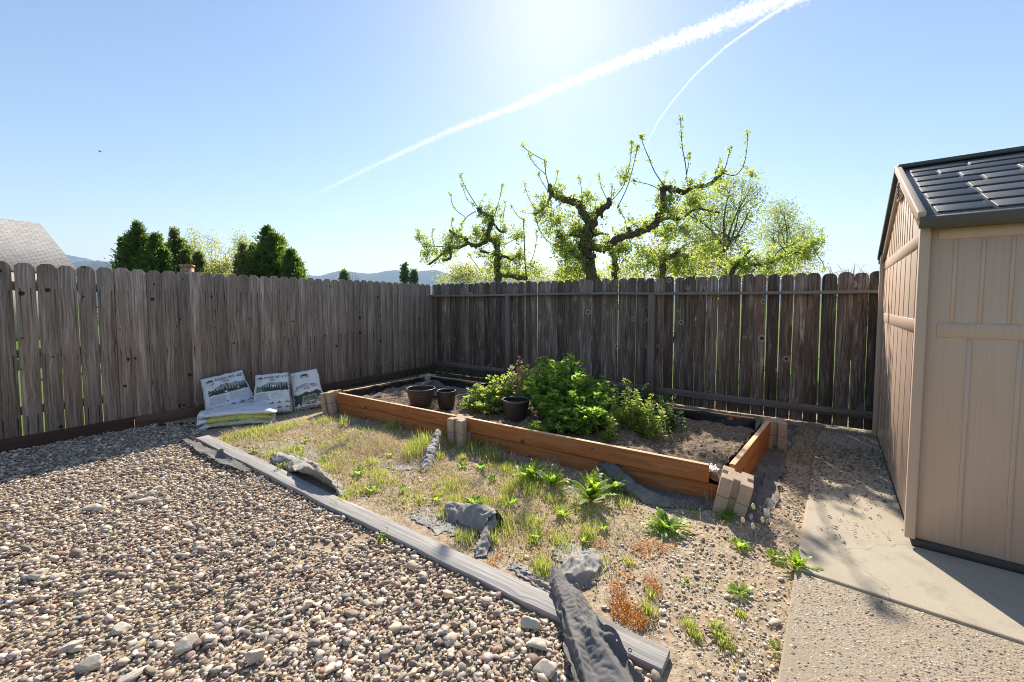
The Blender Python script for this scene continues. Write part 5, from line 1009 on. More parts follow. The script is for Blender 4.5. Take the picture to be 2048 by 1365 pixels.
rosette('leafy_weed', 1555, 1300, 8, .045, .5, 'tiny weed beside the aggregate pavement edge', 'leaf_lime', T_LEAF, (.1, .8))
rosette('leafy_weed', 840, 862, 9, .14, .22, 'broad leaved weed in the grass below the front left boards', 'leaf_weed', T_LEAF, (.5, 1.3), 2, .02)
for px, py in ((508, 905), (612, 885), (648, 925), (718, 952), (780, 915), (806, 985), (872, 1005), (948, 1012), (962, 938), (1022, 1012), (1072, 1078), (1125, 1032), (925, 935), (745, 985), (1170, 1085), (1205, 1060)):
    rosette('leafy_weed', px, py, 9, random.uniform(.05, .09), .42, 'small broad leaved weed among the dry grass', random.choice(['leaf_weed', 'leaf_lime', 'leaf_bush']), T_LEAF, (.15, 1.1), 2, .012, group='small weeds among the dry grass')
upright_weed('upright_weed', 597, 922, 1, .13, 'single upright green weed growing out of the crumpled roll', 'leaf_bush', .035, spread=.005)
upright_weed('upright_weed', 560, 948, 6, .12, 'leafy weed hanging over the plank beside the crumpled roll', 'leaf_weed', .022)
upright_weed('upright_weed', 765, 1085, 5, .07, 'small leafy weed in the gravel just below the plank', 'leaf_weed', .022)
upright_weed('upright_weed', 1000, 925, 6, .08, 'dusty green weed clump beside the bare soil under the bed', 'leaf_bush', .022)
upright_weed('upright_weed', 985, 960, 6, .07, 'grey green weed clump left of the jagged weeds', 'leaf_bush', .022)
upright_weed('upright_weed', 370, 942, 2, .03, 'tiny weed alone in the gravel near the plank end', 'leaf_lime', .018)
upright_weed('upright_weed', 910, 1238, 2, .025, 'tiny green seedling in the near gravel', 'leaf_weed', .016)
upright_weed('upright_weed', 1230, 1360, 6, .05, 'green weed at the bottom edge beside the draped fabric', 'leaf_weed', .026)
upright_weed('upright_weed', 1600, 925, 3, .12, 'thin upright weed in the shade beside the path', 'leaf_lime', .02)
# dry clover like seed heads
p = gat(1508, 1075); e = empty('seed_head_plant', tuple(p), 0, 'dry plant with several tan seed heads beside the path', 'weed'); mb = MB()
for dx, dy, h in ((-.06, .02, .09), (-.02, -.02, .07), (.05, .0, .10), (.02, .05, .16), (.09, -.03, .08), (.17, -.10, .11)):
    tube(mb, smooth_path([(dx*.3, dy*.3, 0), (dx*.8, dy*.8, h*.6), (dx, dy, h)], 4), .0015, 5); V = stone_variant(ICO1, .2, 0, int(abs(dx)*999))*np.array([.011, .011, .019]); mh = MB(); mh.add(V+np.array([dx, dy, h+.012]), ICO1F); mh.build('seed_head', M['grass_dry'], e)
mb.build('stem', M['twig'], e)
p = gat(1425, 1018); e = empty('dry_stalks', tuple(p), 0, 'thin dry weed stalks in front of the dark fabric roll', 'weed'); mb = MB()
for i in range(16): a = rng.uniform(0, 2*PI); h = rng.uniform(.06, .14); tube(mb, [(.02*math.cos(a), .02*math.sin(a), 0), (.06*math.cos(a), .06*math.sin(a), h)], [.0014, .0007], 4)
mb.build('stem', M['grass_dry'], e)

# ------------------------------------------------------------------ plants in the bed
def bush(name, stems, lf, lab, mat, nleaf, tpl=T_LEAF, stemmat='stem_green', wd=.62, droop=.1, cat='bush', group=None, pairs=False):
    """stems: list of (base xyz, tip xyz); leaves along each stem, more towards the tip"""
    b0 = np.mean([s[0] for s in stems], 0); e = empty(name, tuple(b0), 0, lab, cat, group); mb = MB(); ml = MB()
    for b, t in stems:
        b = np.array(b)-b0; t = np.array(t)-b0; mid = (b*.55+t*.45)+np.array([0, 0, .12*np.linalg.norm(t-b)]); pts = smooth_path([b, mid, t], 7); tube(mb, pts, np.linspace(.0045, .0015, len(pts)), 5)
        n = nleaf; q = rng.beta(1.8, 1.1, n)*(len(pts)-1.001); i0 = q.astype(int); fr = (q-i0)[:, None]; P = pts[i0]*(1-fr)+pts[i0+1]*fr
        a = rng.uniform(0, 2*PI, n); ax = nz(pts[i0+1]-pts[i0]); D = np.stack([np.cos(a), np.sin(a), rng.normal(.15-droop, .35, n)], 1)+ax*.45; ln = lf*rng.uniform(.55, 1.2, n)*(1.15-.45*q/len(pts)); leaves(ml, P+nz(D)*ln[:, None]*.25, D, ln, ln*wd, tpl)
        m = 6; a = np.linspace(0, 2*PI, m, endpoint=False); D = np.stack([np.cos(a)*.7, np.sin(a)*.7, np.full(m, .7)], 1); leaves(ml, np.repeat(t[None], m, 0), D, lf*rng.uniform(.45, .7, m), None, tpl)
    mb.build('stem', M[stemmat], e); ml.build('foliage', M[mat], e); return e
def bstems(pts, n, base_r, z0=.17):
    """pts: (px,py,Y) tips traced on the outline and inside; n stems to jittered tips"""
    out = []
    tips = [atY(a, b, c) for a, b, c in pts]; ctr = np.mean(tips, 0)
    for i in range(n):
        t = tips[i % len(tips)]+rng.normal(0, .05, 3); t[2] = max(t[2], .22); b = np.array([ctr[0]+(t[0]-ctr[0])*.45+rng.normal(0, base_r), ctr[1]+(t[1]-ctr[1])*.45+rng.normal(0, base_r), z0]); out.append((b, t))
    return out
big = [(1122, 722, 4.75), (1098, 732, 4.7), (1148, 730, 4.75), (1078, 752, 4.6), (1120, 745, 4.55), (1165, 742, 4.65), (1065, 770, 4.45), (1100, 765, 4.4), (1140, 770, 4.35), (1180, 760, 4.5), (1078, 795, 4.35), (1105, 795, 4.2), (1150, 800, 4.1), (1190, 790, 4.3), (1095, 820, 4.15), (1125, 825, 4.0), (1170, 825, 3.95), (1205, 812, 4.1), (1140, 845, 3.9), (1185, 842, 3.85), (1220, 795, 4.35), (1105, 845, 4.0), (1160, 855, 3.85), (1062, 780, 4.6), (1210, 830, 4.05), (1200, 770, 4.5), (1080, 760, 4.6)]
bush('garden_bush', bstems(big, 150, .09), .080, 'tall dense green raspberry like bush in the middle of the bed', 'leaf_bush', 34, wd=.72)
left = [(945, 800, 4.95), (960, 782, 5.0), (985, 768, 5.0), (1010, 760, 5.0), (1040, 765, 4.9), (1060, 775, 4.85), (975, 792, 4.85), (1000, 788, 4.85), (930, 806, 4.9), (955, 808, 4.8), (985, 806, 4.75), (1015, 790, 4.8), (1050, 788, 4.8), (972, 818, 4.62), (1030, 752, 4.95), (1055, 748, 4.95), (1075, 752, 4.9), (1068, 768, 4.85), (1030, 780, 4.85)]
bush('garden_bush', bstems(left, 165, .07), .058, 'low light green bush spilling left behind the black pot', 'leaf_lime', 34, wd=.55)
pk = [(1028, 728, 4.7), (1032, 738, 4.7), (1048, 731, 4.7), (1052, 744, 4.68), (1025, 750, 4.68), (1060, 756, 4.65), (1040, 755, 4.68)]
bush('sprouting_shrub', bstems(pk, 11, .03), .040, 'pinkish new shoots standing up left of the tall bush', 'leaf_pink', 36, wd=.5, cat='shrub')
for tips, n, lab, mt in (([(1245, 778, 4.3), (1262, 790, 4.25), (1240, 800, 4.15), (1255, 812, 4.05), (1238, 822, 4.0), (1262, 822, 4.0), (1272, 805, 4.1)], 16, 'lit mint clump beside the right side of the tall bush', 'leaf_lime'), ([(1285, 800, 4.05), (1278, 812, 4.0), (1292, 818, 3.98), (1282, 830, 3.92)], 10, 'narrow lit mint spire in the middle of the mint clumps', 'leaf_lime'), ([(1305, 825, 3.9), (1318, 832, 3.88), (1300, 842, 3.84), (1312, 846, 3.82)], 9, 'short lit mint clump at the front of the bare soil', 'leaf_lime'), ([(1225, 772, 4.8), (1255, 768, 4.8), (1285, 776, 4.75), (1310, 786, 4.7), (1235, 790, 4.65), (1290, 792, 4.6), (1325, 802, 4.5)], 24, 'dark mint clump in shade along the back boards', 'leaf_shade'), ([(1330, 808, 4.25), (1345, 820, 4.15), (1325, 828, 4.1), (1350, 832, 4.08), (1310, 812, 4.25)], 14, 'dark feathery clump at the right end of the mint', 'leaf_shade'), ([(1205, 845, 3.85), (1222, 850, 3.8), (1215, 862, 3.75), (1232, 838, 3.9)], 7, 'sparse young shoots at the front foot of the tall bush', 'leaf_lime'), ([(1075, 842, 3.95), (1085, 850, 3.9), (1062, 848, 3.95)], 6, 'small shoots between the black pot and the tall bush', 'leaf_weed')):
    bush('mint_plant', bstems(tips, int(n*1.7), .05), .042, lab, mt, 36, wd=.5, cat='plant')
# ------------------------------------------------------------------ trees beyond the fence
def limb(mb, pts, Y, r0, r1, gn=0.0, k=10):
    """pts: (px, py[, dy]) on the depth Y (+dy); radii in photo pixels at that depth"""
    P = np.array([atY(p[0], p[1], Y+(p[2] if len(p) > 2 else 0)) for p in pts]); P = smooth_path(P, k); n = len(P)
    r = np.linspace(r0, r1, n)*Y/F_PX*(.84 if r0 > 3 else (.72 if r0 < 2.2 else 1))
    if gn: r = r*(1+gn*np.array([mnoise.noise(Vector((i*.45, Y, r0)))+.8*max(0, mnoise.noise(Vector((i*.95, Y, r0+3)))) for i in range(n)])); P = P+np.array([np.array(mnoise.noise_vector(Vector((i*.24, Y*3, r0))))*r[i]*.5*gn*3 for i in range(n)])
    tube(mb, P, r, 10 if r0 > 4 else 5)
    if r0 > 4:
        for q in range(4, n-3, 13):
            d = rdirs(1, .3)[0]; l = r[q]*rng.uniform(1.4, 2.4); tube(mb, [P[q], P[q]+d*l*.6, P[q]+d*l], [r[q]*.62, r[q]*.5, r[q]*.40], 6)
    return P
def spur(ml, P, n, L, up=.5, spread=.0):
    """small leaf whorls at points P"""
    m = len(P)
    for j in range(n):
        ln = L*rng.uniform(.55, 1.1, m); leaves(ml, P+rng.normal(0, spread+1e-4, (m, 3)), rdirs(m, up), ln, ln*.55, T_DIA)
def along(P, n): q = rng.random(n)*(len(P)-1.001); i = q.astype(int); f = (q-i)[:, None]; return P[i]*(1-f)+P[i+1]*f
def blossom_tree(name, Y, limbs, lab, nsub, lsz, clumps, group='old apple trees behind the fence', base=None):
    b = atY(base[0], base[1], Y); b[2] = 0; e = empty(name, tuple(b), 0, lab, 'tree', group); mt = MB(); ml = MB(); mw = MB()
    for L in limbs:
        pts, r0, r1 = L[:3]; thick = r0 >= 4; P = limb(mt if r0 > 2.2 else mw, pts, Y, r0, r1, .35 if thick else .12)
        ln = np.linalg.norm(np.diff(P, axis=0), axis=1).sum()
        if r0 < 2.2: spur(ml, along(P[len(P)*2//5:], int(ln*17)), 3, lsz*.85, .5, .022); spur(ml, along(P[len(P)*3//4:], int(ln*9)), 4, lsz*.85, .5, .024); spur(ml, np.repeat(P[-1:], 6, 0), 3, lsz*.9, .6, .02)
        else:
            nt_ = int(ln*(15 if thick else 18)*nsub); Q = along(P, nt_)
            for q in Q:
                d = rdirs(1, .55)[0]; l = rng.uniform(.10, .42); t_ = smooth_path([q, q+d*l*.5+rdirs(1)[0]*.03, q+d*l+np.array([0, 0, .06*l])], 3); tube(mw, t_, np.linspace(.005, .0015, len(t_)), 4)
                spur(ml, along(t_[1:], rng.integers(4, 9)), 6, lsz, .4, .028)
    for cx, cy, cr, n in clumps:
        c = atY(cx, cy, Y); R_ = cr*Y/F_PX
        for _ in range(int(n*1.1)):
            d = rdirs(1)[0]*R_*rng.random()**.45; q = c+d*np.array([1, .9, 1]); t_ = np.array([q, q+rdirs(1, .4)[0]*.10, q+rdirs(1, .4)[0]*.2]); tube(mw, t_, [.004, .003, .0015], 4, cap=False); spur(ml, along(t_, 4), 6, lsz*1.1, .4, .045)
    V0 = np.array([b]); 
    for m in (mt, ml, mw): m.V = [v-V0 for v in m.V]
    for q in mw.F: mt.F.append((q[0]+mt.n, q[1], 1))
    mt.V += mw.V; mt.n += mw.n
    mt.build('trunk', [M['bark'], M['twig']], e, True); ml.build('crown', M['leaf_apple'], e); return e
main = [([(1196, 700), (1190, 600), (1184, 560), (1176, 522), (1168, 494), (1175, 474), (1181, 450), (1178, 436)], 16, 12), ([(1178, 438), (1165, 427), (1160, 414), (1142, 403), (1121, 396), (1107, 389), (1100, 378), (1102, 371)], 10, 5),
 ([(1177, 440), (1189, 430), (1204, 419), (1217, 411), (1219, 398)], 10, 5.5), ([(1168, 492), (1193, 497, -.1), (1215, 494, -.2), (1230, 482, -.3), (1254, 472, -.4), (1285, 463, -.5), (1312, 447, -.5), (1321, 427, -.5), (1327, 408, -.5), (1324, 382, -.5)], 9, 6.5),
 ([(1322, 381, -.5), (1338, 377, -.5), (1350, 380, -.6), (1368, 386, -.6)], 7, 5), ([(1366, 385, -.6), (1388, 374, -.7), (1412, 372, -.7), (1432, 358, -.7), (1448, 345, -.7)], 4.5, 2.6), ([(1229, 620), (1229, 560, .2), (1230, 528, .3), (1224, 502, .3), (1214, 490, .2)], 8, 6),
 ([(1172, 478), (1140, 470), (1112, 475)], 3.5, 2.3), ([(1102, 392), (1092, 410), (1078, 425), (1067, 427)], 3.2, 2.3), ([(1185, 560), (1160, 520, -.3), (1145, 505, -.4), (1138, 500, -.4)], 5, 2.5), ([(1186, 472), (1200, 468), (1218, 470)], 4, 2.4),
 ([(1312, 447, -.5), (1335, 437, -.3), (1355, 440, -.2), (1372, 432), (1395, 418), (1440, 426)], 3.2, 2.3), ([(1325, 410, -.5), (1345, 430, -.4), (1360, 440, -.3)], 3, 2.3),
 ([(1099, 376), (1092, 350), (1090, 322)], 1.6, 1), ([(1090, 322), (1065, 308), (1050, 297), (1045, 292)], 1, .6), ([(1092, 350), (1070, 330), (1058, 312)], 1, .6), ([(1095, 382), (1083, 362), (1077, 348)], 1, .6), ([(1106, 378), (1113, 360), (1115, 345)], 1, .6), ([(1165, 408), (1163, 380), (1159, 355)], 1.1, .6), ([(1215, 402), (1203, 375), (1198, 352)], 1.1, .6), ([(1222, 405), (1223, 388), (1224, 372)], 1, .6),
 ([(1232, 420), (1250, 385), (1262, 350), (1272, 310), (1276, 294)], 1.4, .8), ([(1225, 400), (1245, 375), (1256, 345), (1262, 310), (1263, 285)], 1.3, .7), ([(1332, 377, -.5), (1310, 345, -.5), (1297, 315, -.5), (1285, 285, -.5), (1283, 272, -.5)], 1.4, .7), ([(1375, 372, -.6), (1371, 330, -.6), (1364, 290, -.6), (1361, 235, -.6)], 1.4, .8), ([(1371, 360, -.6), (1376, 335, -.6), (1380, 308, -.6)], 1, .7), ([(1323, 382, -.5), (1300, 370, -.5), (1269, 363, -.5)], 1.1, .7),
 ([(1448, 345, -.7), (1455, 320, -.7), (1460, 296, -.7)], 1.2, .8), ([(1447, 347, -.7), (1470, 351, -.7), (1486, 333, -.7), (1493, 302, -.7), (1495, 266, -.7)], 1.3, .8), ([(1436, 340, -.7), (1430, 347, -.7), (1437, 330, -.7), (1440, 322, -.7)], 1, .8), ([(1078, 425), (1060, 402), (1048, 368)], 1, .6), ([(1265, 495, -.3), (1255, 470, -.3), (1250, 440, -.2), (1238, 420)], 1, .7), ([(1140, 470), (1110, 490), (1085, 470), (1072, 440)], 1.2, .7), ([(1300, 465, -.4), (1272, 452, -.4), (1258, 440, -.4)], 1.1, .7), ([(1290, 560), (1285, 520), (1270, 490)], 1.2, .7)]
blossom_tree('apple_tree', 8.1, main, 'gnarled old apple tree with thick bare limbs rising behind the middle of the back fence', 1.0, .060, [(1130, 500, 30, 55), (1110, 450, 24, 26), (1155, 460, 22, 24), (1085, 430, 18, 16), (1240, 500, 20, 26), (1270, 460, 18, 16), (1330, 470, 24, 26), (1385, 400, 22, 22), (1260, 540, 34, 22), (1150, 545, 36, 34), (1175, 400, 16, 14), (1290, 515, 26, 20), (1250, 352, 12, 8), (1440, 372, 20, 12)], base=(1196, 700))
lt = [([(1003, 700), (998, 600), (995, 546), (993, 525), (996, 509), (991, 489), (979, 477), (977, 463), (983, 447), (984, 440), (974, 431), (961, 423), (956, 416)], 7.5, 4.5), ([(978, 478), (958, 490), (945, 492), (934, 484), (931, 477), (919, 474), (907, 468), (898, 461)], 5, 2.4), ([(934, 488), (918, 496), (901, 497), (901, 516), (889, 521), (884, 519)], 3.6, 2.3), ([(900, 497), (886, 507), (872, 519), (857, 530)], 2.6, 2.2), ([(901, 495), (872, 493), (847, 494)], 1.5, .8), ([(995, 552), (1021, 552), (1038, 555), (1055, 558)], 6, 5), ([(1053, 557), (1050, 516), (1048, 463), (1047, 438)], 2.1, 1), ([(994, 513), (1010, 514), (1024, 520), (1033, 513), (1039, 503)], 3, 2.3), ([(1028, 518), (1040, 512), (1050, 518)], 2.3, 2.3), ([(992, 511), (975, 506), (960, 502)], 2.6, 2.3), ([(985, 445), (1000, 463), (1012, 464)], 3.2, 2.4),
 ([(956, 416), (937, 386), (926, 365), (921, 350)], 1.2, .6), ([(950, 412), (935, 400), (925, 372)], .9, .6), ([(986, 438), (996, 410), (1005, 372)], 1, .6), ([(931, 435), (908, 416), (901, 389)], 1, .6), ([(951, 423), (933, 435), (922, 451)], 1.3, .8), ([(1007, 433), (1009, 420), (1011, 405)], .9, .6), ([(1042, 438), (1032, 428), (1023, 412)], .9, .6), ([(847, 494), (838, 478), (836, 462)], 1, .6), ([(870, 493), (864, 475), (866, 460)], 1, .6), ([(910, 468), (903, 450), (906, 438)], 1, .6), ([(960, 540), (945, 520), (938, 510)], 1, .6), ([(1060, 530), (1070, 500), (1074, 462)], 1, .6), ([(1010, 490), (1028, 480), (1045, 474)], 1.1, .7)]
blossom_tree('apple_tree', 9.6, lt, 'smaller leaning apple tree left of the big one, its thin limbs spread over the hills', 1.1, .060, [(860, 505, 20, 18), (905, 485, 22, 20), (960, 470, 20, 20), (1000, 490, 18, 14), (1035, 470, 20, 14), (985, 425, 12, 8), (1030, 535, 30, 22), (970, 530, 26, 16), (1070, 540, 22, 14), (840, 478, 10, 8)], base=(1003, 700))
rt = [([(1327, 700), (1326, 600), (1325, 551), (1327, 524), (1338, 514), (1356, 507)], 9, 4), ([(1330, 690), (1395, 650), (1445, 585), (1470, 534), (1485, 529), (1526, 527), (1545, 520)], 6, 3), ([(1500, 531), (1526, 528), (1557, 518), (1575, 510), (1589, 504)], 3.4, 2.4), ([(1589, 504), (1607, 508), (1632, 506)], 1.8, .9), ([(1546, 518), (1560, 500), (1580, 492), (1600, 480)], 1.8, .9), ([(1470, 534), (1478, 520), (1492, 512), (1500, 500)], 2.4, 2.3), ([(1626, 508), (1642, 490), (1644, 460)], 1, .7), ([(1632, 506), (1645, 525), (1648, 540)], 1, .7), ([(1589, 505), (1600, 515), (1620, 520)], 1, .7), ([(1340, 512), (1370, 492), (1395, 480)], 1.6, .8)]
blossom_tree('apple_tree', 7.4, rt, 'low apple tree on the right with a long arching limb reaching towards the shed', 1.0, .058, [(1350, 535, 30, 26), (1310, 525, 22, 14), (1390, 530, 34, 22), (1480, 545, 26, 14), (1530, 545, 30, 16), (1570, 540, 26, 12), (1600, 500, 18, 14), (1625, 490, 14, 10), (1420, 500, 26, 20), (1360, 470, 24, 18), (1505, 352, 8, 4), (1340, 420, 20, 12)], base=(1327, 700))

def sub(bl, k=8, f=.46):
    r = random.Random(len(bl)*7+int(bl[0][0])); out = [(q[0], q[1], q[2]*.86) for q in bl]
    for q in bl:
        for i in range(k):
            a = r.uniform(-.5, PI+.5); out.append((q[0]+math.cos(a)*q[2]*.85, q[1]-math.sin(a)*q[2]*.85, q[2]*f*r.uniform(.5, 1.1)))
    return out
def crown_tree(name, Y, blobs, lab, mat, nl, lsz, base, trunk_r=.07, tpl=T_DIA, up=.2, dpt=.8, cat='tree', group=None, branch=True, clump=.10, wd=.5, out=0.0, kk=14):
    b = np.array(atY(base[0], base[1], Y)); b[2] = 0; e = empty(name, tuple(b), 0, lab, cat, group); ml = MB(); mt = MB()
    fork = atY(base[0], base[1], Y)-b; tube(mt, smooth_path([(0, 0, -.1), (fork[0]*.3, 0, fork[2]*.6), tuple(fork)], 4), np.linspace(trunk_r, trunk_r*.6, 9), 7)
    tot = sum(q[2]**2 for q in blobs)
    for q in blobs:
        cx, cy, r = q[:3]; dy = q[3] if len(q) > 3 else rng.uniform(-.4, .4); c = atY(cx, cy, Y+dy)-b; R_ = r*Y/F_PX; n = int(nl*r*r/tot); nc = max(3, int(n/kk))
        d = rdirs(nc)*(rng.random(nc)**.38)[:, None]*R_*np.array([1, dpt, 1]); cc = c+d
        if branch:
            mid = (fork+c)/2+rdirs(1)[0]*R_*.3; P = smooth_path([fork, mid, c], 5); tube(mt, P, np.linspace(trunk_r*.45, trunk_r*.12, len(P)), 5)
            for t_ in cc[::6]: tube(mt, [P[-3], (P[-3]+t_)/2+rdirs(1)[0]*.06, t_], [trunk_r*.14, trunk_r*.1, trunk_r*.04], 4, cap=False)
        k = kk; P = np.repeat(cc, k, 0)+rng.normal(0, clump, (nc*k, 3)); D = rdirs(nc*k, up)
        if out: D = nz(D*(1-out)+nz(P-c+np.array([0, 0, .3*R_]))*out*1.4)
        ln = lsz*rng.uniform(.6, 1.2, nc*k); leaves(ml, P, D, ln, ln*wd, tpl)
    mt.build('trunk', M['bark'], e, True); ml.build('crown', M[mat], e); return e
crown_tree('orchard_tree', 11.5, [(1420, 415, 46), (1480, 402, 44), (1502, 375, 20), (1382, 432, 44), (1440, 468, 56), (1392, 480, 44), (1480, 470, 40), (1460, 375, 24), (1440, 520, 40), (1500, 420, 24)], 'tall fine leaved tree behind the apple trees with a dark forked trunk', 'leaf_rear', 11000, .064, (1449, 500), .085, clump=.13)
crown_tree('orchard_tree', 12.5, [(1548, 425, 22), (1566, 420, 22), (1558, 450, 34), (1578, 445, 22), (1590, 478, 34), (1610, 470, 24), (1540, 475, 26), (1600, 515, 40), (1560, 510, 40)], 'rounded fine leaved tree nearest the shed behind the arching limb', 'leaf_rear', 8000, .062, (1575, 520), .06, clump=.12)
crown_tree('yellow_shrub', 9.0, [(1315, 530, 20), (1345, 525, 26), (1380, 520, 26), (1410, 535, 24), (1365, 545, 26)], 'bright yellow green shrub rising over the fence left of the purple shrub', 'leaf_yellow', 3600, .05, (1360, 560), .04, cat='shrub', branch=False)
crown_tree('yellow_shrub', 9.6, [(1470, 545, 22), (1500, 548, 24), (1540, 545, 24), (1575, 550, 20), (1600, 548, 18)], 'low yellow green shrub topping the fence under the arching limb', 'leaf_yellow', 2600, .05, (1530, 565), .04, cat='shrub', branch=False)
crown_tree('purple_shrub', 10.4, [(1320, 500, 24), (1300, 525, 20), (1385, 500, 30), (1425, 505, 28), (1440, 525, 26), (1340, 540, 24), (1400, 540, 26), (1460, 545, 20)], 'reddish purple leaved shrub showing through the green leaves', 'leaf_purple', 3800, .05, (1390, 560), .05, cat='shrub')
crown_tree('yellow_shrub', 14, [(885, 562, 12), (915, 552, 20), (945, 556, 20), (930, 542, 16)], 'rounded yellow shrub standing in front of the hills', 'leaf_yellow', 2400, .075, (925, 575), .05, cat='shrub', branch=False, clump=.12)
crown_tree('yellow_shrub', 12.5, [(975, 556, 20), (1015, 550, 24), (1050, 556, 22), (1085, 555, 20), (1000, 535, 16), (1120, 558, 18)], 'long yellow green shrub behind the fence between the two apple trunks', 'leaf_yellow', 4200, .06, (1040, 575), .05, cat='shrub', branch=False)
crown_tree('dark_spruce', 16, [(1140, 535, 16), (1130, 552, 20), (1155, 555, 18)], 'small dark bluish spruce seen low between the apple branches', 'leaf_conifer', 1600, .12, (1140, 575), .06, T_SPRAY, .1, branch=False, group=None)
crown_tree('yellow_shrub', 13, [(1215, 555, 14), (1250, 552, 18), (1280, 556, 16), (1195, 560, 12)], 'pale yellow shrub low behind the big apple trunk', 'leaf_yellow', 1900, .06, (1245, 575), .05, cat='shrub', branch=False)
# conifers and saplings over the left fence
def cedar(Y, spires, lab, mat, base, n=520, spray=.13):
    b = np.array(atY(base[0], base[1], Y)); b[2] = 0; e = empty('cedar_tree', tuple(b), 0, lab, 'tree', 'cedars over the left fence'); ml = MB(); mt = MB()
    for j, (px, pt, pb, hw) in enumerate(spires):
        top = atY(px, pt, Y+.3*math.sin(j*2.3))-b; hw = hw*1.75*Y/F_PX; z0 = .3; zt = top[2]; ax = np.array([top[0], top[1], 0]); tube(mt, [(ax[0]*.3, 0, 0), (ax[0], ax[1], z0+(zt-z0)*.5), (top[0], top[1], zt-.05)], [.07, .045, .01], 6)
        t = rng.random(n)**.75; a = rng.uniform(0, 2*PI, n); prof = np.minimum(1, (1-t)*1.25)**.75; lump = 1+.38*np.sin(a*3+j*2+t*9)*np.sin(t*17+j); L = hw*prof*lump*rng.uniform(.75, 1.12, n)+.05; el = rng.uniform(.15, .75, n)+.5*t
        P0 = np.column_stack([ax[0]+0*t, ax[1]+0*t, z0+(zt-z0)*t]); D = np.stack([np.cos(a)*np.cos(el), np.sin(a)*np.cos(el), np.sin(el)], 1)
        for f in np.linspace(.35, 1.0, 9):
            q = P0+D*(L*f)[:, None]+rng.normal(0, .035, (n, 3)); dd = nz(D+rng.normal(0, .45, (n, 3))+np.array([0, 0, .15])); ln = spray*rng.uniform(.6, 1.15, n)*(1.15-.45*f); leaves(ml, q, dd, ln, ln*.55, T_SPRAY)
    mt.build('trunk', M['bark'], e, True); ml.build('crown', M[mat], e)
cedar(13, [(275, 450, 570, 30), (249, 482, 570, 24), (312, 474, 570, 24), (294, 480, 570, 32), (262, 476, 570, 26), (330, 505, 570, 16), (258, 500, 570, 30), (300, 500, 570, 34), (318, 512, 570, 26)], 'broad dark green cedar with a pointed tip over the left fence', 'leaf_conifer', (280, 560))
cedar(13.7, [(349, 464, 570, 24), (376, 500, 570, 22), (398, 512, 570, 20), (336, 492, 570, 20), (362, 484, 570, 22), (372, 506, 570, 28), (402, 524, 570, 18)], 'brownish green cedar with tan tips right of the broad dark one', 'leaf_conifer2', (360, 560), 420)
cedar(14, [(535, 460, 575, 40), (558, 478, 575, 34), (582, 506, 575, 28), (508, 496, 575, 28), (598, 530, 575, 14), (546, 474, 575, 36), (555, 500, 575, 42), (522, 508, 575, 34), (588, 518, 575, 28)], 'dense pointed dark cedar standing alone over the middle of the left fence', 'leaf_conifer', (540, 570), 560)
cedar(13.4, [(486, 492, 575, 17), (476, 512, 575, 14)], 'small cedar with yellowing top left of the dense pointed one', 'leaf_conifer2', (484, 560), 340, .10)
crown_tree('young_birch', 18, [(390, 470, 11), (388, 490, 13), (400, 500, 12), (383, 505, 12)], 'thin pale young tree rising behind the brownish cedar', 'leaf_yellow', 900, .085, (392, 560), .03, clump=.14)
crown_tree('young_birch', 19, [(422, 475, 9), (428, 490, 14), (418, 505, 13), (440, 500, 9)], 'wispy young tree between the two groups of cedars', 'leaf_yellow', 560, .08, (426, 560), .03, clump=.16)
crown_tree('young_birch', 17, [(485, 482, 14), (475, 495, 12), (498, 490, 10)], 'pale leafed young tree peeping over the small cedar', 'leaf_yellow', 900, .08, (485, 540), .03, clump=.13)
crown_tree('yellow_shrub', 15, [(430, 535, 20), (415, 542, 16), (450, 535, 18), (460, 515, 14), (455, 545, 16)], 'glowing yellow green shrub between the brownish cedar and the small cedar', 'leaf_yellow', 2600, .075, (440, 560), .04, cat='shrub', branch=False)
for px, py, h, wd_, lab in ((809, 545, 22, 8, 'taller of two tiny distant firs in front of the hills'), (828, 553, 14, 6, 'shorter of two tiny distant firs in front of the hills'), (688, 553, 11, 5, 'tiny dark fir top just above the left fence')):
    Yd = 120; crown_tree('distant_fir', Yd, [(px, py-h*.62, wd_*.12, 0), (px, py-h*.4, wd_*.26, 0), (px, py-h*.1, wd_*.45, 0), (px, py+h*.25, wd_*.62, 0), (px, py+h*.6, wd_*.75, 0)], lab, 'leaf_conifer', 900, 1.2, (px, py+h), .2, T_SPRAY, .1, 1, branch=False, group='distant firs', clump=.16, wd=.7)
def bare_shrub(name, Y, px, py, spread, n, lab):
    b = atY(px, py, Y); b[2] = 0; e = empty(name, tuple(b), 0, lab, 'shrub'); mb = MB(); top = atY(px, py, Y)[2]
    mb2 = MB()
    for i in range(n):
        a = rng.uniform(-1, 1); s = spread*Y/F_PX; end = np.array([a*s, rng.normal(0, .3), top+rng.uniform(-.35, .12)]); P = smooth_path([(a*s*.2, 0, .2), (a*s*.6+rng.normal(0, .1), 0, top*.6), tuple(end)], 4); tube(mb, P, np.linspace(.016, .004, len(P)), 4)
        for _ in range(4): q = P[rng.integers(4, len(P))]; t_ = q+rdirs(1, .5)[0]*rng.uniform(.12, .35); tube(mb2, [q, (q+t_)/2+rdirs(1)[0]*.02, t_], [.004, .003, .002], 4, cap=False)
    mb.F += [(q[0]+mb.n, q[1], 0) for q in mb2.F]; mb.V += mb2.V; mb.build('branch', M['twig'], e)
bare_shrub('bare_shrub', 9, 1705, 538, 36, 22, 'leafless twiggy shrub topping the fence beside the shed'); bare_shrub('bare_shrub', 26, 703, 545, 14, 14, 'pale bare twigs above the left fence in front of the hills')
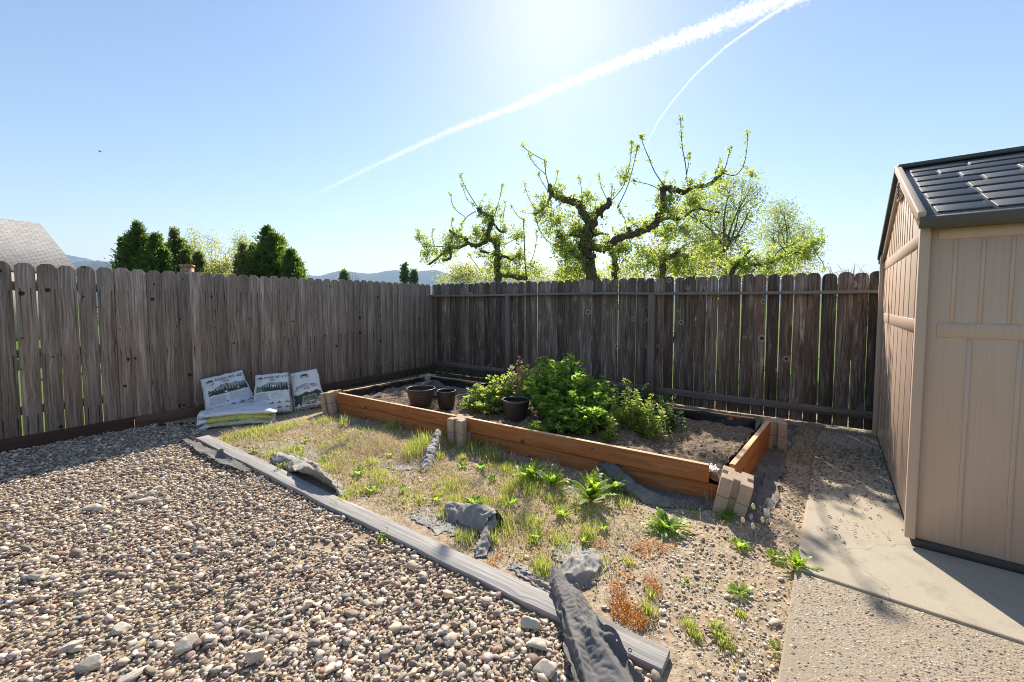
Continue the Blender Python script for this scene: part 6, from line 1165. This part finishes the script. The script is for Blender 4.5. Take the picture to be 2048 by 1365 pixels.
# ------------------------------------------------------------------ neighbouring houses, pillar
def gable_house(name, org, rz, L, Wd, eave, ridge, lab, ov=.4, vent=None):
    e = empty(name, (org[0], org[1], 0), rz, lab, 'house'); mb = MB()
    prism(mb, [(0, 0), (Wd, 0), (Wd, eave), (Wd/2, ridge-.12), (0, eave)], (0, 1, 0), (0, 0, 1), (1, 0, 0), (0, 0, 0), L); mb.build('wall', M['house_wall'], e)
    ang = math.atan2(ridge-eave, Wd/2); sl = math.hypot(ridge-eave, Wd/2)+ov; mr = MB()
    for s in (-1, 1):
        d = np.array([0, s*math.cos(ang), -math.sin(ang)]); up = np.array([0, s*math.sin(ang), math.cos(ang)]); R = np.stack([d, np.array([1., 0, 0]), up], 1); c = np.array([L/2, Wd/2, ridge])+d*sl/2
        V = []; h = (sl/2, L/2+ov, .06); sg = np.array([[x, y, z] for x in (-1, 1) for y in (-1, 1) for z in (-1, 1)], float)*h; V = sg @ R.T+c; F = [[0, 1, 3, 2], [4, 6, 7, 5], [0, 4, 5, 1], [2, 3, 7, 6], [0, 2, 6, 4], [1, 5, 7, 3]]; uv = [(sg[i][1], sg[i][0]) for f in F for i in f]; mr.add(V, F, uv)
    ro = mr.build('roof', M['shingle'], e)
    if vent:
        x = vent; d = np.array([0, -math.cos(ang), -math.sin(ang)]); c = np.array([x, Wd/2, ridge+.10])+d*.55; mv = MB(); box(mv, c, (.30, .30, .20)); box(mv, c+np.array([0, 0, .15]), (.75, .45, .10)); bevel(mv.build('roof_vent', M['metal'], ro), .03, 2)
    wm = MB(); box(wm, (L*.3, -.02, 1.5), (1.2, .06, 1.1)); wf = wm.build('window', M['shed_trim'], e); wm = MB(); box(wm, (L*.3, -.06, 1.5), (1.05, .03, .95)); wm.build('pane', M['metal'], wf); return e
a = atY(78, 447, 20.0); dr = nz(np.array([-.46, -.887])); nn = np.array([-dr[1], dr[0]]); rz = math.atan2(dr[1], dr[0])
# the ridge end is at a; the near slope falls towards the camera
org = a[:2]-nn*4.2+dr*.4
gable_house('neighbour_house', org, rz, 13, 8.4, 2.9, a[2]-.05, 'grey shingled house roof with a vent on its ridge over the left fence', vent=2.1)
a = atY(1752, 545, 30); gable_house('neighbour_house', (a[0]-3, a[1]-2), -.55, 12, 7, 2.6, a[2]-.1, 'low roof edge just showing between the back fence and the shed')
p = atY(374, 530, 11.2); e = empty('brick_pillar', (p[0], p[1], 0), .35, 'short brick pillar top in front of the brownish cedar', 'pillar'); mb = MB(); box(mb, (0, 0, (p[2]-.05)/2), (.24, .24, p[2]-.05), lay=2); mb.build('shaft', M['brick'], e); mb = MB(); box(mb, (0, 0, p[2]-.025), (.28, .28, .05)); mb.build('cap', M['brick'], e)
# ------------------------------------------------------------------ hills
def hills(name, Y, prof, seed, lab, rough=1.0):
    xs = np.linspace(-1.6, 1.6, 420); V = []; n2 = 12
    for s in xs:
        px = 1024+s*F_PX; h = np.interp(px, [q[0] for q in prof], [q[1] for q in prof])*Y/F_PX+CAM_H
        h += (mnoise.noise(Vector((s*14, seed, 0)))*.05+mnoise.noise(Vector((s*60, seed, 3)))*.02+mnoise.noise(Vector((s*240, seed, 7)))*.014*rough)*Y/F_PX*60
        for k in range(n2):
            t = k/(n2-1); yy = Y*(.72+.28*t) if k < n2-2 else Y*(1+.1*(k-n2+2)); hh = h*math.sin(min(1, t*1.12)*PI/2)**1.3*(1+.12*mnoise.noise(Vector((s*30, t*5, seed)))*(1-t)) if k < n2-1 else -10
            V.append((s*yy, yy, hh-5*(1-t)))
    ids = np.arange(len(xs)*n2).reshape(len(xs), n2); F = np.stack([ids[:-1, :-1], ids[1:, :-1], ids[1:, 1:], ids[:-1, 1:]], -1).reshape(-1, 4); mb = MB(); mb.add(V, F); tag(mb.build(name, M['hill'], smooth=True), lab, 'hills', kind='structure')
hills('far_hills', 4300, [(-400, 60), (60, 75), (125, 97), (150, 90), (215, 78), (300, 60), (560, 55), (640, 52), (678, 62), (712, 60), (740, 55), (790, 64), (830, 60), (868, 65), (900, 55), (1000, 48), (1200, 40), (1700, 50), (2500, 60)], 4, 'hazy blue wooded hills far behind the left fence')
hills('near_hills', 2400, [(-400, 50), (100, 70), (200, 82), (260, 80), (330, 60), (420, 45), (640, 40), (760, 42), (900, 36), (1200, 30), (2500, 34)], 9, 'lower tree covered ridge between the house roof and the cedars', 2.5)
# ------------------------------------------------------------------ contrails high in the sky
def contrail(name, pts, H0, lab, wpx, n, seed, sz):
    r = np.random.default_rng(seed); D = np.array([ray(*q[:2]) for q in pts]); P = D*(H0/D[:, 2])[:, None]; w_ = np.array([q[2] for q in pts])*np.linalg.norm(P, axis=1)/F_PX
    P = np.concatenate([P, w_[:, None]], 1); px = np.array([q[0] for q in pts], float); S_ = []
    L = np.concatenate([[0], np.cumsum(np.hypot(np.diff(px), np.diff([q[1] for q in pts])))]); t = r.random(n)*L[-1]; C4 = np.stack([np.interp(t, L, P[:, k]) for k in range(4)], 1)
    T = nz(P[-1, :3]-P[0, :3]); s = nz(np.cross(T, [0, 0, 1.])); u = np.cross(s, T)
    a = r.normal(0, .27, (n, 2)); c = C4[:, :3]+s*(a[:, :1]*C4[:, 3:4])+u*(a[:, 1:]*C4[:, 3:4])*.8; R_ = C4[:, 3]*r.uniform(.10, .24, n)*sz*np.exp(-(a**2).sum(1))
    fade = np.clip(t/(L[-1]*.12), .35, 1)
    mb = MB(); V = ICO0[None]*(R_[:, None, None]*r.uniform(.7, 1.3, (n, 1, 3))*fade[:, None, None])+c[:, None]; k = len(ICO0); mb.add(V.reshape(-1, 3), (ICO0F[None]+(np.arange(n)*k)[:, None, None]).reshape(-1, 3)); tag(mb.build(name, M['contrail'], smooth=True), lab, 'contrail')
contrail('contrail', [(562, 423, 3), (620, 394, 6), (760, 326, 10), (900, 262, 13), (1024, 216, 16), (1200, 140, 20), (1400, 62, 25), (1580, -8, 28), (1720, -60, 30)], 4000, 'broad fuzzy white contrail crossing the sky from the upper right', 1, 11000, 1, .72)
contrail('contrail', [(1272, 320, 3), (1295, 285, 3.2), (1318, 240, 3.4), (1345, 203, 3.6), (1390, 150, 4), (1450, 95, 4.4), (1520, 45, 5), (1600, -6, 6), (1680, -60, 6)], 4600, 'thin sharp white contrail curving down to the apple tree', 1, 7000, 2, 1.15)
contrail('contrail', [(354, 374, 1.0), (361, 371, 1.3), (368, 368, 1.3)], 4000, 'tiny faint white contrail fragment in the left sky', 1, 60, 3, 2.2)
# an aeroplane-like dark speck at (200, 304): a small distant bird
p = atY(201, 304, 60); e = empty('bird', tuple(p), 0, 'tiny dark bird gliding in the left sky', 'bird'); mb = MB(); b_ = MB()
V = ICO1*np.array([.16, .05, .05]); mb.add(V, ICO1F); mb.add(ICO1*np.array([.05, .04, .04])+np.array([-.18, 0, .01]), ICO1F); 
for s in (-1, 1): prism(b_, [(-.08, 0), (.06, 0), (.10, .32), (.02, .46), (-.03, .30)], (1, 0, 0), (0, s*.75, .28), (0, 0, 1), (0, s*.02, 0), .012)
mb.build('body', M['dark'], e, True); b_.build('wing', M['dark'], e)
# ------------------------------------------------------------------ air
hz = MB(); box(hz, (0, 600, 168), (11200, 11200, 342)); g = G('haze_air'); v = g.n('ShaderNodeVolumePrincipled', {'Color': (.50, .70, 1.0, 1), 'Density': HAZE, 'Anisotropy': .1}); g.t.links.new(v.outputs[0], g.out.inputs['Volume']); o = hz.build('haze', g.m); tag(o, 'thin blue haze of the air over the whole valley', 'haze', kind='stuff')
